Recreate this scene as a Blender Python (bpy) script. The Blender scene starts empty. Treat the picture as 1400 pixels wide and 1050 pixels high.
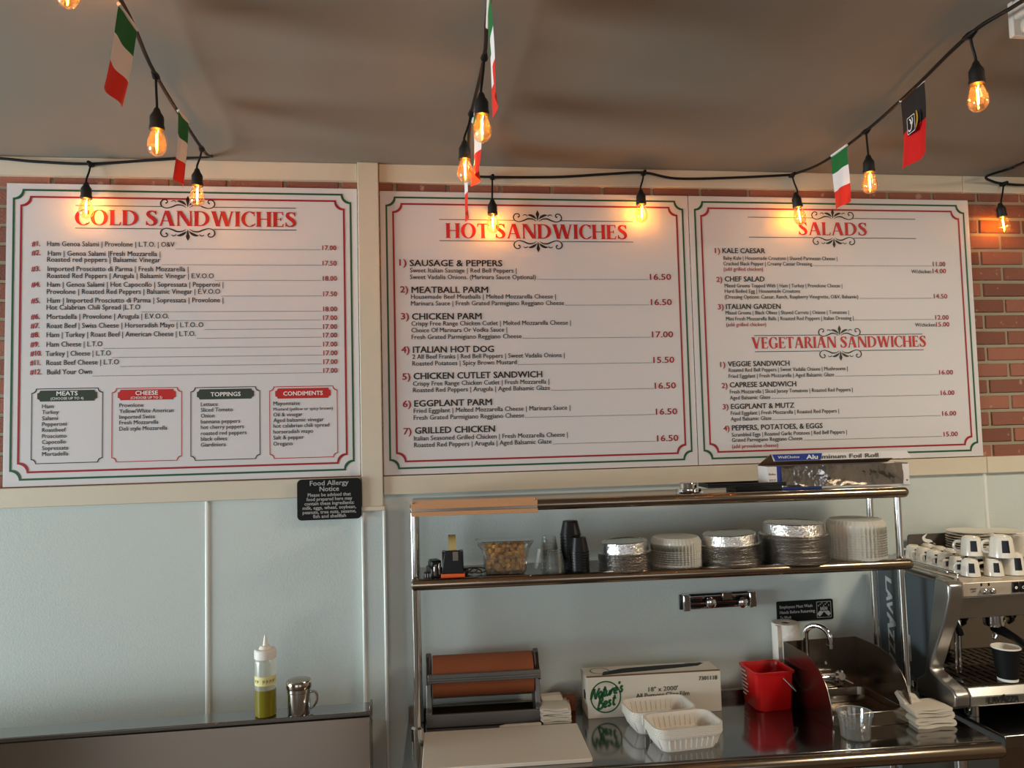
import bpy, bmesh, math, random
from mathutils import Vector, Matrix
random.seed(7)
SC = bpy.context.scene
COL = SC.collection
PI = math.pi

# ------------------------------------------------------------------ camera
F_PX = 1050.0
CAM = Vector((0.0, -2.912, 1.93))
def _axes(yaw, pitch, roll):
    cy, sy, cp, sp = math.cos(yaw), math.sin(yaw), math.cos(pitch), math.sin(pitch)
    fw = Vector((sy*cp, cy*cp, sp)); r = Vector((cy, -sy, 0)); u = r.cross(fw)
    return (math.cos(roll)*r + math.sin(roll)*u, -math.sin(roll)*r + math.cos(roll)*u, fw)
RX, UP, FW = _axes(math.radians(7.68), math.radians(3.43), math.radians(-1.46))
cd = bpy.data.cameras.new('camera'); cd.sensor_width = 36; cd.lens = F_PX/1400*36
cam = bpy.data.objects.new('camera', cd); COL.objects.link(cam)
cam.matrix_world = Matrix(((RX.x, UP.x, -FW.x, CAM.x), (RX.y, UP.y, -FW.y, CAM.y), (RX.z, UP.z, -FW.z, CAM.z), (0, 0, 0, 1)))
SC.camera = cam

def at(px, py, Y=None, Z=None, X=None):
    """real-world point that a photo pixel shows on a given plane (used as a measuring tape)"""
    d = FW + RX*((px-700)/F_PX) - UP*((py-525)/F_PX)
    if Y is not None: t = (Y-CAM.y)/d.y
    elif Z is not None: t = (Z-CAM.z)/d.z
    else: t = (X-CAM.x)/d.x
    return CAM + d*t

# ------------------------------------------------------------------ world, daylight, exposure
w = bpy.data.worlds.new('world'); SC.world = w; w.use_nodes = True
bg = w.node_tree.nodes['Background']; bg.inputs[0].default_value = (0.75, 0.88, 1.0, 1); bg.inputs[1].default_value = 0.35
SC.view_settings.view_transform = 'Standard'; SC.view_settings.look = 'None'
SC.view_settings.exposure = 0.0; SC.view_settings.gamma = 1.0; SC.view_settings.use_curve_mapping = False
def area(name, loc, target, sx, sy, power, col):
    l = bpy.data.lights.new(name, 'AREA'); l.shape = 'RECTANGLE'; l.size = sx; l.size_y = sy; l.energy = power; l.color = col
    o = bpy.data.objects.new(name, l); COL.objects.link(o); o.location = loc
    o.rotation_euler = (Vector(target)-Vector(loc)).to_track_quat('-Z', 'Y').to_euler()
    return o
area('daylight_shopfront', (-1.9, -6.9, 1.45), (-1.9, 0, 1.45), 2.6, 2.0, 34, (0.94, 0.98, 1.0))
area('daylight_front_right', (1.9, -6.9, 1.45), (1.9, 0, 1.45), 2.6, 2.0, 16, (0.96, 0.98, 1.0))
area('daylight_side_window', (-5.9, -1.7, 1.25), (0, -1.1, 1.25), 2.4, 1.5, 330, (0.84, 0.96, 1.0))
area('ceiling_lamp_right', (2.9, -1.9, 2.90), (2.9, -1.6, 0), .6, .6, 48, (1.0, 0.88, 0.68))
FILAMENT = 450.0

# ------------------------------------------------------------------ materials
def lin(c): return tuple((x/255/12.92 if x/255 <= .04045 else ((x/255+.055)/1.055)**2.4) for x in c)
MATS = {}
def mat(name, rgb, rough=.5, metal=0.0, bump=None, emit=None, spec=.5, vary=None, coat=0.0, trans=0.0, sss=None):
    """bump=(kind, scale, strength, distance[, stretch]); vary=(scale, amount)"""
    m = bpy.data.materials.new(name); m.use_nodes = True; MATS[name] = m
    nt = m.node_tree; N = nt.nodes; L = nt.links; b = N['Principled BSDF']
    c = lin(rgb) + (1,)
    b.inputs['Base Color'].default_value = c
    b.inputs['Roughness'].default_value = rough; b.inputs['Metallic'].default_value = metal
    b.inputs['Specular IOR Level'].default_value = spec; b.inputs['Coat Weight'].default_value = coat
    b.inputs['Transmission Weight'].default_value = trans
    if emit: b.inputs['Emission Color'].default_value = lin(emit[0]) + (1,); b.inputs['Emission Strength'].default_value = emit[1]
    tc = None
    if bump or vary:
        tc = N.new('ShaderNodeTexCoord')
    if vary:
        n = N.new('ShaderNodeTexNoise'); n.inputs['Scale'].default_value = vary[0]; n.inputs['Detail'].default_value = 5
        L.new(tc.outputs['Object'], n.inputs['Vector'])
        mx = N.new('ShaderNodeMix'); mx.data_type = 'RGBA'; mx.inputs[6].default_value = tuple(x*(1-vary[1]) for x in c[:3])+(1,)
        mx.inputs[7].default_value = tuple(min(1, x*(1+vary[1])) for x in c[:3])+(1,)
        L.new(n.outputs['Fac'], mx.inputs[0]); L.new(mx.outputs[2], b.inputs['Base Color'])
    if bump:
        src = tc.outputs['Object']
        if len(bump) > 4:
            mp = N.new('ShaderNodeMapping'); mp.inputs['Scale'].default_value = bump[4]; L.new(src, mp.inputs[0]); src = mp.outputs[0]
        if bump[0] == 'noise':
            n = N.new('ShaderNodeTexNoise'); n.inputs['Detail'].default_value = 4; out = n.outputs['Fac']
        else:
            n = N.new('ShaderNodeTexVoronoi'); out = n.outputs['Distance']
        n.inputs['Scale'].default_value = bump[1]; L.new(src, n.inputs['Vector'])
        bp = N.new('ShaderNodeBump'); bp.inputs['Strength'].default_value = bump[2]; bp.inputs['Distance'].default_value = bump[3]
        L.new(out, bp.inputs['Height']); L.new(bp.outputs[0], b.inputs['Normal'])
    return m
def brushed(name, rgb, rough, aniso):
    m = mat(name, rgb, rough, 1.0); nt = m.node_tree; b = nt.nodes['Principled BSDF']
    t = nt.nodes.new('ShaderNodeTangent'); t.direction_type = 'RADIAL'; t.axis = 'Z'
    nt.links.new(t.outputs[0], b.inputs['Tangent']); b.inputs['Anisotropic'].default_value = aniso; b.inputs['Anisotropic Rotation'].default_value = .25
    return m
def clear(name, tint=(255, 255, 255), gloss=.12, haze=0.0, haze_rgb=(235, 235, 230), rough=.05):
    """thin clear plastic or glass: see-through with a sheen, optionally milky"""
    m = bpy.data.materials.new(name); m.use_nodes = True; MATS[name] = m
    nt = m.node_tree; N = nt.nodes; L = nt.links; N.remove(N['Principled BSDF']); out = N['Material Output']
    t = N.new('ShaderNodeBsdfTransparent'); t.inputs[0].default_value = lin(tint)+(1,)
    g = N.new('ShaderNodeBsdfGlossy'); g.inputs['Roughness'].default_value = rough
    f = N.new('ShaderNodeLayerWeight'); f.inputs['Blend'].default_value = .35
    mp = N.new('ShaderNodeMapRange'); mp.inputs[3].default_value = gloss*.4; mp.inputs[4].default_value = min(1, gloss*5)
    L.new(f.outputs['Facing'], mp.inputs[0])
    a = N.new('ShaderNodeMixShader'); L.new(mp.outputs[0], a.inputs[0]); L.new(t.outputs[0], a.inputs[1]); L.new(g.outputs[0], a.inputs[2])
    if haze > 0:
        d = N.new('ShaderNodeBsdfDiffuse'); d.inputs[0].default_value = lin(haze_rgb)+(1,)
        tl = N.new('ShaderNodeBsdfTranslucent'); tl.inputs[0].default_value = lin(haze_rgb)+(1,)
        h = N.new('ShaderNodeMixShader'); h.inputs[0].default_value = .4; L.new(d.outputs[0], h.inputs[1]); L.new(tl.outputs[0], h.inputs[2])
        k = N.new('ShaderNodeMixShader'); k.inputs[0].default_value = haze
        L.new(a.outputs[0], k.inputs[1]); L.new(h.outputs[0], k.inputs[2]); a = k
    L.new(a.outputs[0], out.inputs[0])
    return m
M = MATS
mat('ceiling', (142, 138, 128), .85, bump=('noise', 1.6, .05, .05), spec=.2)
mat('plaster', (150, 132, 112), .9)
mat('floor', (92, 74, 58), .55, vary=(3, .2))
mat('trim', (214, 205, 184), .5, vary=(4, .04))
mat('frp', (200, 209, 205), .3, bump=('voronoi', 170, .28, .0014), spec=.5)
mat('frp_strip', (226, 229, 222), .25)
mat('mortar', (158, 150, 128), .95, bump=('noise', 260, .6, .003))
mat('board', (217, 215, 216), .42, spec=.35)
mat('ink_black', (22, 20, 20), .5)
mat('ink_red', (158, 16, 28), .5)
mat('ink_scarlet', (190, 20, 14), .5)
mat('ink_green', (8, 84, 44), .5)
mat('ink_darkgreen', (44, 56, 40), .5)
mat('ink_white', (240, 240, 236), .5)
mat('ink_grey', (168, 170, 168), .5)
mat('sign_black', (9, 9, 10), .5, spec=.25)
mat('steel', (172, 160, 146), .16, 1.0, bump=('noise', 70, .12, .002, (.02, 1, 1)))
brushed('steel_brushed', (150, 138, 126), .36, .95)
mat('steel_top', (150, 148, 146), .12, 1.0, bump=('noise', 8, .02, .004))
mat('steel_roll', (150, 136, 120), .22, 1.0)
mat('steel_dark', (138, 126, 114), .24, 1.0)
mat('chrome', (225, 225, 225), .06, 1.0)
mat('chrome_post', (215, 215, 212), .12, 1.0)
mat('pvc_black', (11, 10, 10), .5, spec=.3)
mat('socket', (18, 17, 15), .55)
mat('filament', (255, 170, 60), .5, emit=((255, 160, 48), FILAMENT))
clear('bulb_glass', (255, 240, 210), .16, .035, (255, 214, 150), rough=.03)
mat('flag_green', (14, 110, 50), .8); mat('flag_white', (235, 232, 230), .8); mat('flag_red', (225, 42, 22), .8)
mat('flag_black', (32, 27, 27), .8); mat('flag_scarlet', (214, 14, 8), .8); mat('flag_gold', (176, 140, 40), .8)
mat('kraft', (140, 74, 38), .75, vary=(8, .06)); mat('cardboard', (120, 88, 62), .8)
mat('carton', (206, 198, 184), .6, vary=(12, .03)); mat('carton_blue', (22, 52, 140), .45); mat('carton_white', (228, 224, 220), .5)
mat('cutter_grey', (112, 110, 108), .4, .6)
mat('rail_warm_reflection', (204, 150, 104), .42)  # ticket rail: warm light it reflects, painted in as a tan base colour
mat('black_plastic', (10, 10, 11), .35, spec=.35); mat('black_matte', (18, 18, 19), .6)
mat('orange_plastic', (236, 96, 30), .4)
mat('tape', (196, 172, 116), .45)
mat('foil', (226, 224, 220), .24, 1.0, bump=('noise', 130, .5, .006))
mat('foil_sheet', (205, 200, 196), .14, 1.0, bump=('noise', 7, .4, .03))
clear('clear_plastic', (250, 252, 252), .14, .06)
clear('clear_film', (250, 250, 248), .3, .05, rough=.12)
clear('ribbed_plastic', (246, 246, 242), .2, .8, (246, 244, 236), .2)
mat('crouton', (214, 164, 84), .85, vary=(60, .35))
mat('cloth', (206, 196, 180), .95, bump=('noise', 900, .4, .001))
mat('cutting_board', (214, 204, 190), .5, bump=('noise', 120, .1, .001))
mat('foam', (222, 216, 206), .6)
mat('bucket_red', (190, 8, 12), .32, coat=.2)
mat('paper', (232, 226, 216), .9, bump=('voronoi', 70, .5, .003))
mat('machine_side', (66, 74, 78), .45); mat('machine_silver', (168, 164, 158), .3, .9); mat('machine_face', (196, 184, 166), .4, .35)
mat('grate', (74, 66, 60), .35, .9)
mat('mirror_steel', (150, 142, 132), .05, 1.0)
mat('porcelain', (226, 221, 208), .2, coat=.3); mat('cup_patch', (14, 16, 30), .35)
mat('paper_cup_black', (9, 9, 10), .65, spec=.25); mat('paper_cup_white', (230, 226, 216), .6)
mat('led_red', (255, 30, 10), .5, emit=((255, 30, 12), 6))
mat('oil', (118, 108, 8), .25, coat=.3)
clear('bottle_plastic', (246, 246, 240), .12, .34, (226, 226, 214), .25)
mat('white_plastic', (236, 233, 224), .4)
mat('tape_yellow', (226, 216, 150), .6)
mat('plaque', (84, 78, 72), .4)
mat('fixture', (208, 204, 196), .4)

def brick_mat():
    m = mat('brick', (150, 76, 58), .9, bump=('noise', 130, .7, .004))
    nt = m.node_tree; N = nt.nodes; L = nt.links; b = N['Principled BSDF']
    at_ = N.new('ShaderNodeAttribute'); at_.attribute_name = 'tone'
    tc = N.new('ShaderNodeTexCoord'); n = N.new('ShaderNodeTexNoise'); n.inputs['Scale'].default_value = 26; n.inputs['Detail'].default_value = 6
    L.new(tc.outputs['Object'], n.inputs['Vector'])
    r = N.new('ShaderNodeValToRGB'); e = r.color_ramp.elements
    e[0].position = 0; e[0].color = lin((122, 76, 62))+(1,); e[1].position = 1; e[1].color = lin((160, 104, 84))+(1,)
    L.new(at_.outputs['Fac'], r.inputs[0])
    s = N.new('ShaderNodeMapRange'); s.inputs[1].default_value = .66; s.inputs[2].default_value = .72; s.inputs[4].default_value = .7
    L.new(n.outputs['Fac'], s.inputs[0])
    mx = N.new('ShaderNodeMix'); mx.data_type = 'RGBA'; L.new(s.outputs[0], mx.inputs[0]); L.new(r.outputs[0], mx.inputs[6])
    mx.inputs[7].default_value = lin((184, 152, 128))+(1,)
    L.new(mx.outputs[2], b.inputs['Base Color'])
brick_mat()

# ------------------------------------------------------------------ mesh helpers
class MB:
    def __init__(s): s.bm = bmesh.new(); s.mi = 0
    def face(s, pts, T=None):
        vs = [s.bm.verts.new(T @ Vector(p) if T else Vector(p)) for p in pts]
        f = s.bm.faces.new(vs); f.material_index = s.mi; return f
    def box(s, x0, x1, y0, y1, z0, z1, T=None):
        P = [(x, y, z) for z in (z0, z1) for (x, y) in ((x0, y0), (x1, y0), (x1, y1), (x0, y1))]
        v = [s.bm.verts.new(T @ Vector(p) if T else Vector(p)) for p in P]
        for q in ((0, 3, 2, 1), (4, 5, 6, 7), (0, 1, 5, 4), (1, 2, 6, 5), (2, 3, 7, 6), (3, 0, 4, 7)):
            s.bm.faces.new([v[i] for i in q]).material_index = s.mi
        return s
    def rings(s, R, close=True, cap0=True, cap1=True, loop=False):
        rs = [[s.bm.verts.new(p) for p in r] for r in R]
        n = len(rs[0])
        pairs = list(zip(rs[:-1], rs[1:])) + ([(rs[-1], rs[0])] if loop else [])
        for a, b in pairs:
            for i in range(n if close else n-1):
                j = (i+1) % n
                s.bm.faces.new((a[i], a[j], b[j], b[i])).material_index = s.mi
        if close and not loop:
            if cap0: s.bm.faces.new(rs[0][::-1]).material_index = s.mi
            if cap1: s.bm.faces.new(rs[-1]).material_index = s.mi
        return s
    def tube(s, pts, r, seg=10, loop=False, caps=True):
        pts = [Vector(p) for p in pts]; n = len(pts); R = []
        prev = None
        for i, p in enumerate(pts):
            if loop: d = pts[(i+1) % n]-pts[i-1]
            else: d = pts[min(i+1, n-1)]-pts[max(i-1, 0)]
            d.normalize()
            if prev is None:
                a = Vector((0, 0, 1)) if abs(d.z) < .9 else Vector((1, 0, 0))
                u = d.cross(a).normalized()
            else:
                u = (prev - d*prev.dot(d)).normalized()
            prev = u; v = d.cross(u); rr = r[i] if isinstance(r, (list, tuple)) else r
            R.append([p + u*(rr*math.cos(2*PI*k/seg)) + v*(rr*math.sin(2*PI*k/seg)) for k in range(seg)])
        return s.rings(R, cap0=caps, cap1=caps, loop=loop)
    def lathe(s, prof, c=(0, 0, 0), seg=32, ribs=None, T=None, cap0=True, cap1=True):
        """prof = [(r, z)]; ribs = (count, amount) fluting"""
        R = []
        if ribs: seg = max(seg, ribs[0]*2)
        for r, z in prof:
            ring = []
            for k in range(seg):
                a = 2*PI*k/seg; q = max(r, 1e-5)
                if ribs: q *= 1 + ribs[1]*(1 if k % 2 else -1)
                p = Vector((c[0]+q*math.cos(a), c[1]+q*math.sin(a), c[2]+z)); ring.append(T @ p if T else p)
            R.append(ring)
        return s.rings(R, cap0=cap0, cap1=cap1)
    def prism(s, poly, f0, f1):
        """poly 2D; f0, f1 map (u, v) to the two end faces"""
        a = [s.bm.verts.new(f0(*p)) for p in poly]; b = [s.bm.verts.new(f1(*p)) for p in poly]; n = len(poly)
        s.bm.faces.new(a[::-1]).material_index = s.mi; s.bm.faces.new(b).material_index = s.mi
        for i in range(n):
            s.bm.faces.new((a[i], a[(i+1) % n], b[(i+1) % n], b[i])).material_index = s.mi
        return s
    def build(s, name, m, parent=None, smooth=35, bevel=0, seg=2, T=None, fix=True):
        if fix: bmesh.ops.recalc_face_normals(s.bm, faces=s.bm.faces[:])
        me = bpy.data.meshes.new(name); s.bm.to_mesh(me); s.bm.free()
        for k in (m if isinstance(m, (list, tuple)) else [m]): me.materials.append(MATS[k])
        if smooth:
            for p in me.polygons: p.use_smooth = True
            me.set_sharp_from_angle(angle=math.radians(smooth))
        o = bpy.data.objects.new(name, me); COL.objects.link(o)
        if parent: o.parent = parent
        if T: o.matrix_basis = T
        if bevel:
            md = o.modifiers.new('bevel', 'BEVEL'); md.width = bevel; md.segments = seg; md.limit_method = 'ANGLE'; md.angle_limit = math.radians(40)
            md.harden_normals = False
        return o
def thing(name, label, cat, loc=(0, 0, 0), rz=0, group=None):
    o = bpy.data.objects.new(name, None); COL.objects.link(o); o.empty_display_size = .05
    o.location = loc; o.rotation_euler = (0, 0, rz)
    return tag(o, label, cat, group)
def tag(o, label, cat, group=None):
    o['label'] = label; o['category'] = cat
    if group: o['group'] = group
    return o
def struct(o):
    o['kind'] = 'structure'; return o
def dup(root, loc, rz, label, group=None):
    r = root.copy(); COL.objects.link(r); r.location = loc; r.rotation_euler = (root.rotation_euler.x, root.rotation_euler.y, rz); r['label'] = label
    if group: r['group'] = group
    for ch in list(root.children):
        c = ch.copy(); COL.objects.link(c); c.parent = r
        for g in list(ch.children):
            d = g.copy(); COL.objects.link(d); d.parent = c
    return r
def smooth_path(P, k=6, loop=False):
    """Catmull-Rom through points of any dimension"""
    out = []; n = len(P); V = [Vector(p) for p in P]
    segs = n if loop else n-1
    for i in range(segs):
        if loop: a, b, c, d = V[i-1], V[i], V[(i+1) % n], V[(i+2) % n]
        else: a, b, c, d = V[max(i-1, 0)], V[i], V[i+1], V[min(i+2, n-1)]
        for j in range(k):
            t = j/k
            out.append(.5*((2*b)+(c-a)*t+(2*a-5*b+4*c-d)*t*t+(3*b-3*c+d-a)*t**3))
    if not loop: out.append(V[-1])
    return out

# ------------------------------------------------------------------ lettering
_fc = bpy.data.curves.new('lettering_source', 'FONT'); _fo = bpy.data.objects.new('lettering_source', _fc)
COL.objects.link(_fo)
def plane(o, u, v):
    """matrix taking lettering (u right, v up) to a surface"""
    u = Vector(u).normalized(); v = Vector(v).normalized(); n = u.cross(v)
    return Matrix(((u.x, v.x, n.x, o[0]), (u.y, v.y, n.y, o[1]), (u.z, v.z, n.z, o[2]), (0, 0, 0, 1)))
def text(mb, s, T, size, width=None, bold=0.0, shear=0.0, res=2, align='L'):
    _fc.body = s; _fc.size = 1.0; _fc.offset = 0; _fc.shear = shear; _fc.resolution_u = res
    me = _fo.to_mesh()
    if not len(me.vertices): _fo.to_mesh_clear(); return
    x0 = min(v.co.x for v in me.vertices); x1 = max(v.co.x for v in me.vertices)
    kx = size if width is None else width/(x1-x0)
    off = {'L': -x0*kx, 'C': -(x0+x1)/2*kx, 'R': -x1*kx}[align]
    b = bold*1.1*size      # heavier weights are struck several times, a hair apart
    for k_, (dx, dy) in enumerate(((0, 0),) if bold == 0 else ((-b, 0), (b, 0)) if bold < .012 else ((-b, -b*.6), (b, -b*.6), (-b, b*.6), (b, b*.6))):
        vs = [mb.bm.verts.new(T @ Vector((v.co.x*kx+off+dx, v.co.y*size+dy, k_*1.2e-4))) for v in me.vertices]
        for p in me.polygons:
            try: mb.bm.faces.new([vs[i] for i in p.vertices]).material_index = mb.mi
            except ValueError: pass
    _fo.to_mesh_clear()
def ribbon(mb, pts, widths, T, k=6):
    """flat brush stroke in the lettering plane"""
    P = smooth_path([(p[0], p[1], (widths[i] if isinstance(widths, (list, tuple)) else widths)) for i, p in enumerate(pts)], k)
    Lp, Rp = [], []
    for i, p in enumerate(P):
        d = (P[min(i+1, len(P)-1)]-P[max(i-1, 0)]); d.z = 0
        if d.length < 1e-9: d = Vector((1, 0, 0))
        d.normalize(); n = Vector((-d.y, d.x, 0)); q = Vector((p.x, p.y, 0)); h = max(p.z, .0001)/2
        Lp.append(T @ (q+n*h)); Rp.append(T @ (q-n*h))
    mb.rings([[a, b] for a, b in zip(Lp, Rp)], close=False)
# bold roman capitals with wedge serifs, drawn as polygons on a unit cap height
def _stem(x, w, y0=0.0, y1=1.0, s=.06, h=.07):
    return [[(x, y0+h), (x+w, y0+h), (x+w, y1-h), (x, y1-h)], [(x-s, y0), (x+w+s, y0), (x+w, y0+h), (x, y0+h)], [(x, y1-h), (x+w, y1-h), (x+w+s, y1), (x-s, y1)]]
def _arc(cx, cy, rx, ry, a0, a1, wx, wy, n=22):
    out = []
    for i in range(n):
        q = [math.radians(a0+(a1-a0)*k/n) for k in (i, i+1)]
        o = [(cx+rx*math.cos(a), cy+ry*math.sin(a)) for a in q]; e = [(cx+(rx-wx)*math.cos(a), cy+(ry-wy)*math.sin(a)) for a in q]
        out.append([o[0], o[1], e[1], e[0]])
    return out
def _bar(x0, y0, x1, y1, w):   # stroke whose ends are horizontal cuts
    return [[(x0, y0), (x0+w, y0), (x1+w, y1), (x1, y1)]]
def _foot(x, w, y, s=.055, h=.05):
    return [[(x-s, y), (x+w+s, y), (x+w, y+(h if y < .5 else -h)), (x, y+(h if y < .5 else -h))]]
def _path(P, k=5):
    Q = smooth_path([(a, b, c) for a, b, c in P], k); out = []; E = []
    for i, p in enumerate(Q):
        d = Q[min(i+1, len(Q)-1)]-Q[max(i-1, 0)]; d.z = 0; d.normalize(); n = Vector((-d.y, d.x)); h = p.z/2
        E.append(((p.x+n.x*h, p.y+n.y*h), (p.x-n.x*h, p.y-n.y*h)))
    for a, b in zip(E[:-1], E[1:]): out.append([a[0], b[0], b[1], a[1]])
    return out
GL = {}
GL['I'] = (.34, _stem(.07, .2))
GL['H'] = (.94, _stem(.07, .2)+_stem(.67, .2)+[[(.27, .47), (.67, .47), (.67, .54), (.27, .54)]])
GL['L'] = (.68, _stem(.07, .2)+[[(.27, 0), (.62, 0), (.62, .065), (.27, .065)], [(.56, 0), (.62, 0), (.66, .22), (.62, .22)]])
GL['E'] = (.70, _stem(.07, .2)+[[(.27, 0), (.62, 0), (.62, .065), (.27, .065)], [(.57, 0), (.62, 0), (.67, .21), (.63, .21)],
                                [(.27, .935), (.6, .935), (.6, 1), (.27, 1)], [(.56, 1), (.61, 1), (.64, .8), (.6, .8)],
                                [(.27, .48), (.5, .48), (.5, .54), (.27, .54)], [(.47, .42), (.51, .4), (.51, .62), (.47, .6)]])
GL['T'] = (.80, _stem(.29, .2)+[[(.06, .93), (.74, .93), (.74, 1), (.06, 1)], [(.05, 1), (.1, 1), (.07, .78), (.03, .78)], [(.70, 1), (.75, 1), (.77, .78), (.73, .78)]])
GL['O'] = (1.02, _arc(.5, .5, .47, .52, 0, 360, .2, .055, 40))
GL['C'] = (.84, _arc(.5, .5, .47, .52, 48, 312, .2, .055, 30)+[[(.72, .93), (.79, 1.0), (.80, .70), (.765, .70)], [(.76, .13), (.80, .22), (.84, .2), (.80, .10)]])
GL['G'] = (.94, _arc(.5, .5, .47, .52, 48, 300, .2, .055, 30)+[[(.72, .93), (.79, 1.0), (.80, .70), (.765, .70)]]+[[(.66, .06), (.86, .08), (.86, .42), (.66, .42)], [(.60, .47), (.92, .47), (.86, .41), (.66, .41)]])
GL['D'] = (.96, _stem(.07, .2)+_arc(.36, .5, .55, .5, -90, 90, .2, .065, 24)+[[(.26, 0), (.37, 0), (.37, .065), (.26, .065)], [(.26, .935), (.37, .935), (.37, 1), (.26, 1)]])
GL['R'] = (.86, _stem(.07, .2)+_arc(.36, .74, .3, .26, -90, 90, .17, .06, 18)+[[(.26, .48), (.37, .48), (.37, .54), (.26, .54)], [(.26, .94), (.37, .94), (.37, 1), (.26, 1)], [(.36, .5), (.52, .5), (.86, 0), (.64, 0)], [(.64, 0), (.86, 0), (.92, .04), (.72, .06)]])
GL['S'] = (.72, _path([(.60, .80, .05), (.50, .93, .07), (.36, .965, .08), (.20, .90, .13), (.16, .75, .18), (.28, .60, .21), (.46, .46, .22), (.57, .28, .19), (.52, .11, .13), (.36, .035, .08), (.2, .06, .07), (.09, .2, .05)])
           + [[(.56, .96), (.61, 1.0), (.63, .72), (.59, .72)], [(.06, .02), (.11, .05), (.10, .30), (.06, .30)]])
GL['A'] = (.94, _bar(.08, 0, .38, 1, .075)+_bar(.66, 0, .36, 1, .23)+[[(.2, .3), (.68, .3), (.66, .36), (.22, .36)]]+_foot(.08, .075, 0, .07)+_foot(.66, .23, 0, .05))
GL['V'] = (.92, _bar(.40, 0, .06, 1, .23)+_bar(.46, 0, .76, 1, .075)+_foot(.06, .23, 1, .05)+_foot(.76, .075, 1, .07))
GL['W'] = (1.36, _bar(.32, 0, .05, 1, .22)+_bar(.40, 0, .62, 1, .075)+_bar(.86, 0, .58, 1, .22)+_bar(.94, 0, 1.2, 1, .075)+_foot(.05, .22, 1, .05)+_foot(.58, .2, 1, .05)+_foot(1.2, .075, 1, .07))
GL['N'] = (1.0, _bar(.12, 0, .12, 1, .075)+_bar(.72, 0, .1, 1, .24)+_bar(.84, 0, .84, 1, .075)+_foot(.12, .075, 0, .08)+_foot(.84, .075, 1, .08)+_foot(.1, .1, 1, .06))
GL[' '] = (.3, [])
def roman(mb, s, T, cap, width):
    tot = sum(GL[c][0]+.03 for c in s); kx = width/tot; x = 0
    for c in s:
        wd, polys = GL[c]
        for i, p in enumerate(polys):
            for q, dx in enumerate((-.013, .013)): mb.face([((x+a)*kx+dx*cap, b*cap, i*1.5e-5+q*4e-6) for a, b in p], T)
        x += wd+.03
def flourish(mb, T, h, up=1):
    """scrolls, dots and a three-leaf palmette; h = half width"""
    for sx in (-1, 1):
        f = lambda P: [(sx*x*h, up*y*h*.62) for x, y in P]
        wr = lambda W: [q*h*.72 for q in W]
        ribbon(mb, f([(.06, -.30), (.2, -.16), (.4, -.14), (.58, -.26), (.78, -.34), (.95, -.24), (1.0, -.02), (.92, .17), (.79, .18), (.75, .04), (.82, -.04)]), wr([.02, .06, .08, .07, .05, .06, .07, .06, .06, .06, .09]), T)
        ribbon(mb, f([(.44, .0), (.46, .1), (.55, .13), (.61, .05)]), wr([.02, .05, .05, .02]), T, 4)
        ribbon(mb, f([(.05, -.16), (.16, .0), (.30, .1), (.42, .1)]), wr([.02, .13, .12, .01]), T, 4)
    ribbon(mb, [(0, up*-.16*h), (0, up*.02*h), (0, up*.12*h), (0, up*.27*h)], [.02*h, .09*h, .14*h, .01*h], T, 5)
def notch_frame(mb, x0, x1, z0, z1, r, t, T):
    """rectangle outline whose corners are bitten out by quarter circles"""
    def loop(o):
        P = []; X0, X1, Z0, Z1 = x0+o, x1-o, z0+o, z1-o; rr = r
        for cx, cz, a0 in ((X0, Z0, 90), (X1, Z0, 180), (X1, Z1, 270), (X0, Z1, 360)):
            for k in range(9):
                a = math.radians(a0-90*k/8) if True else 0
                P.append((cx+rr*math.cos(a), cz+rr*math.sin(a)))
        return P
    A, B = loop(0), loop(t)
    mb.rings([[T @ Vector((a[0], a[1], 0)), T @ Vector((b[0], b[1], 0))] for a, b in zip(A+A[:1], B+B[:1])], close=False)

# ================================================================== THE SETTING
CEIL = 2.952
def slab(name, b, m, bevel=0): return struct(MB().box(*b).build(name, m, bevel=bevel))
slab('floor', (-6.0, 4.2, -7.2, .3, -.1, 0), 'floor')
slab('ceiling', (-6.0, 4.2, -7.2, .3, CEIL, CEIL+.1), 'ceiling')
mb = MB()
for q in ((-7.2, -3.0, 0, CEIL), (-.4, .3, 0, CEIL), (-3.0, -.4, 0, .45), (-3.0, -.4, 2.1, CEIL)): mb.box(-6.1, -6.0, q[0], q[1], q[2], q[3])
struct(mb.build('wall_left', 'plaster'))
slab('wall_right', (4.2, 4.3, -7.2, .3, 0, CEIL), 'plaster')
# shop front behind the viewer with two window openings
mb = MB(); mb.box(-6.0, 4.2, -7.2, -7.05, 0, .4); mb.box(-6.0, 4.2, -7.2, -7.05, 2.5, CEIL)
for a, b in ((-6.0, -3.3), (-.5, .5), (3.3, 4.2)): mb.box(a, b, -7.2, -7.05, .4, 2.5)
struct(mb.build('wall_front', 'plaster'))
# back wall: mortar bed with real brick faces above the ledge, pebbled panels below
back = struct(MB().box(-6.0, 4.2, .015, .3, 0, CEIL).build('wall_back', 'mortar'))
mb = MB(); bm = mb.bm; lay = bm.faces.layers.float.new('tone')
row = 0; z = 1.762
while z < 2.93:
    x = -5.95 + (.1 if row % 2 else 0); 
    while x < 4.1:
        L_ = .192; h = .056; j = lambda q: random.uniform(-q, q); n0 = len(bm.faces)
        d = .0075+j(.0015)
        a = [bm.verts.new((px+j(.0015), .0155, pz+j(.0012))) for px, pz in ((x, z), (x+L_, z), (x+L_, z+h), (x, z+h))]
        c = [bm.verts.new((px+j(.001), d, pz+j(.001))) for px, pz in ((x+.003, z+.003), (x+L_-.003, z+.003), (x+L_-.003, z+h-.003), (x+.003, z+h-.003))]
        tone = random.random()
        for q in [c]+[[a[i], a[(i+1) % 4], c[(i+1) % 4], c[i]] for i in range(4)]:
            f = bm.faces.new(q); f[lay] = tone
        x += L_+.012
    z += .068; row += 1
bricks = mb.build('brick_facing', 'brick', back, smooth=0)
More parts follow.
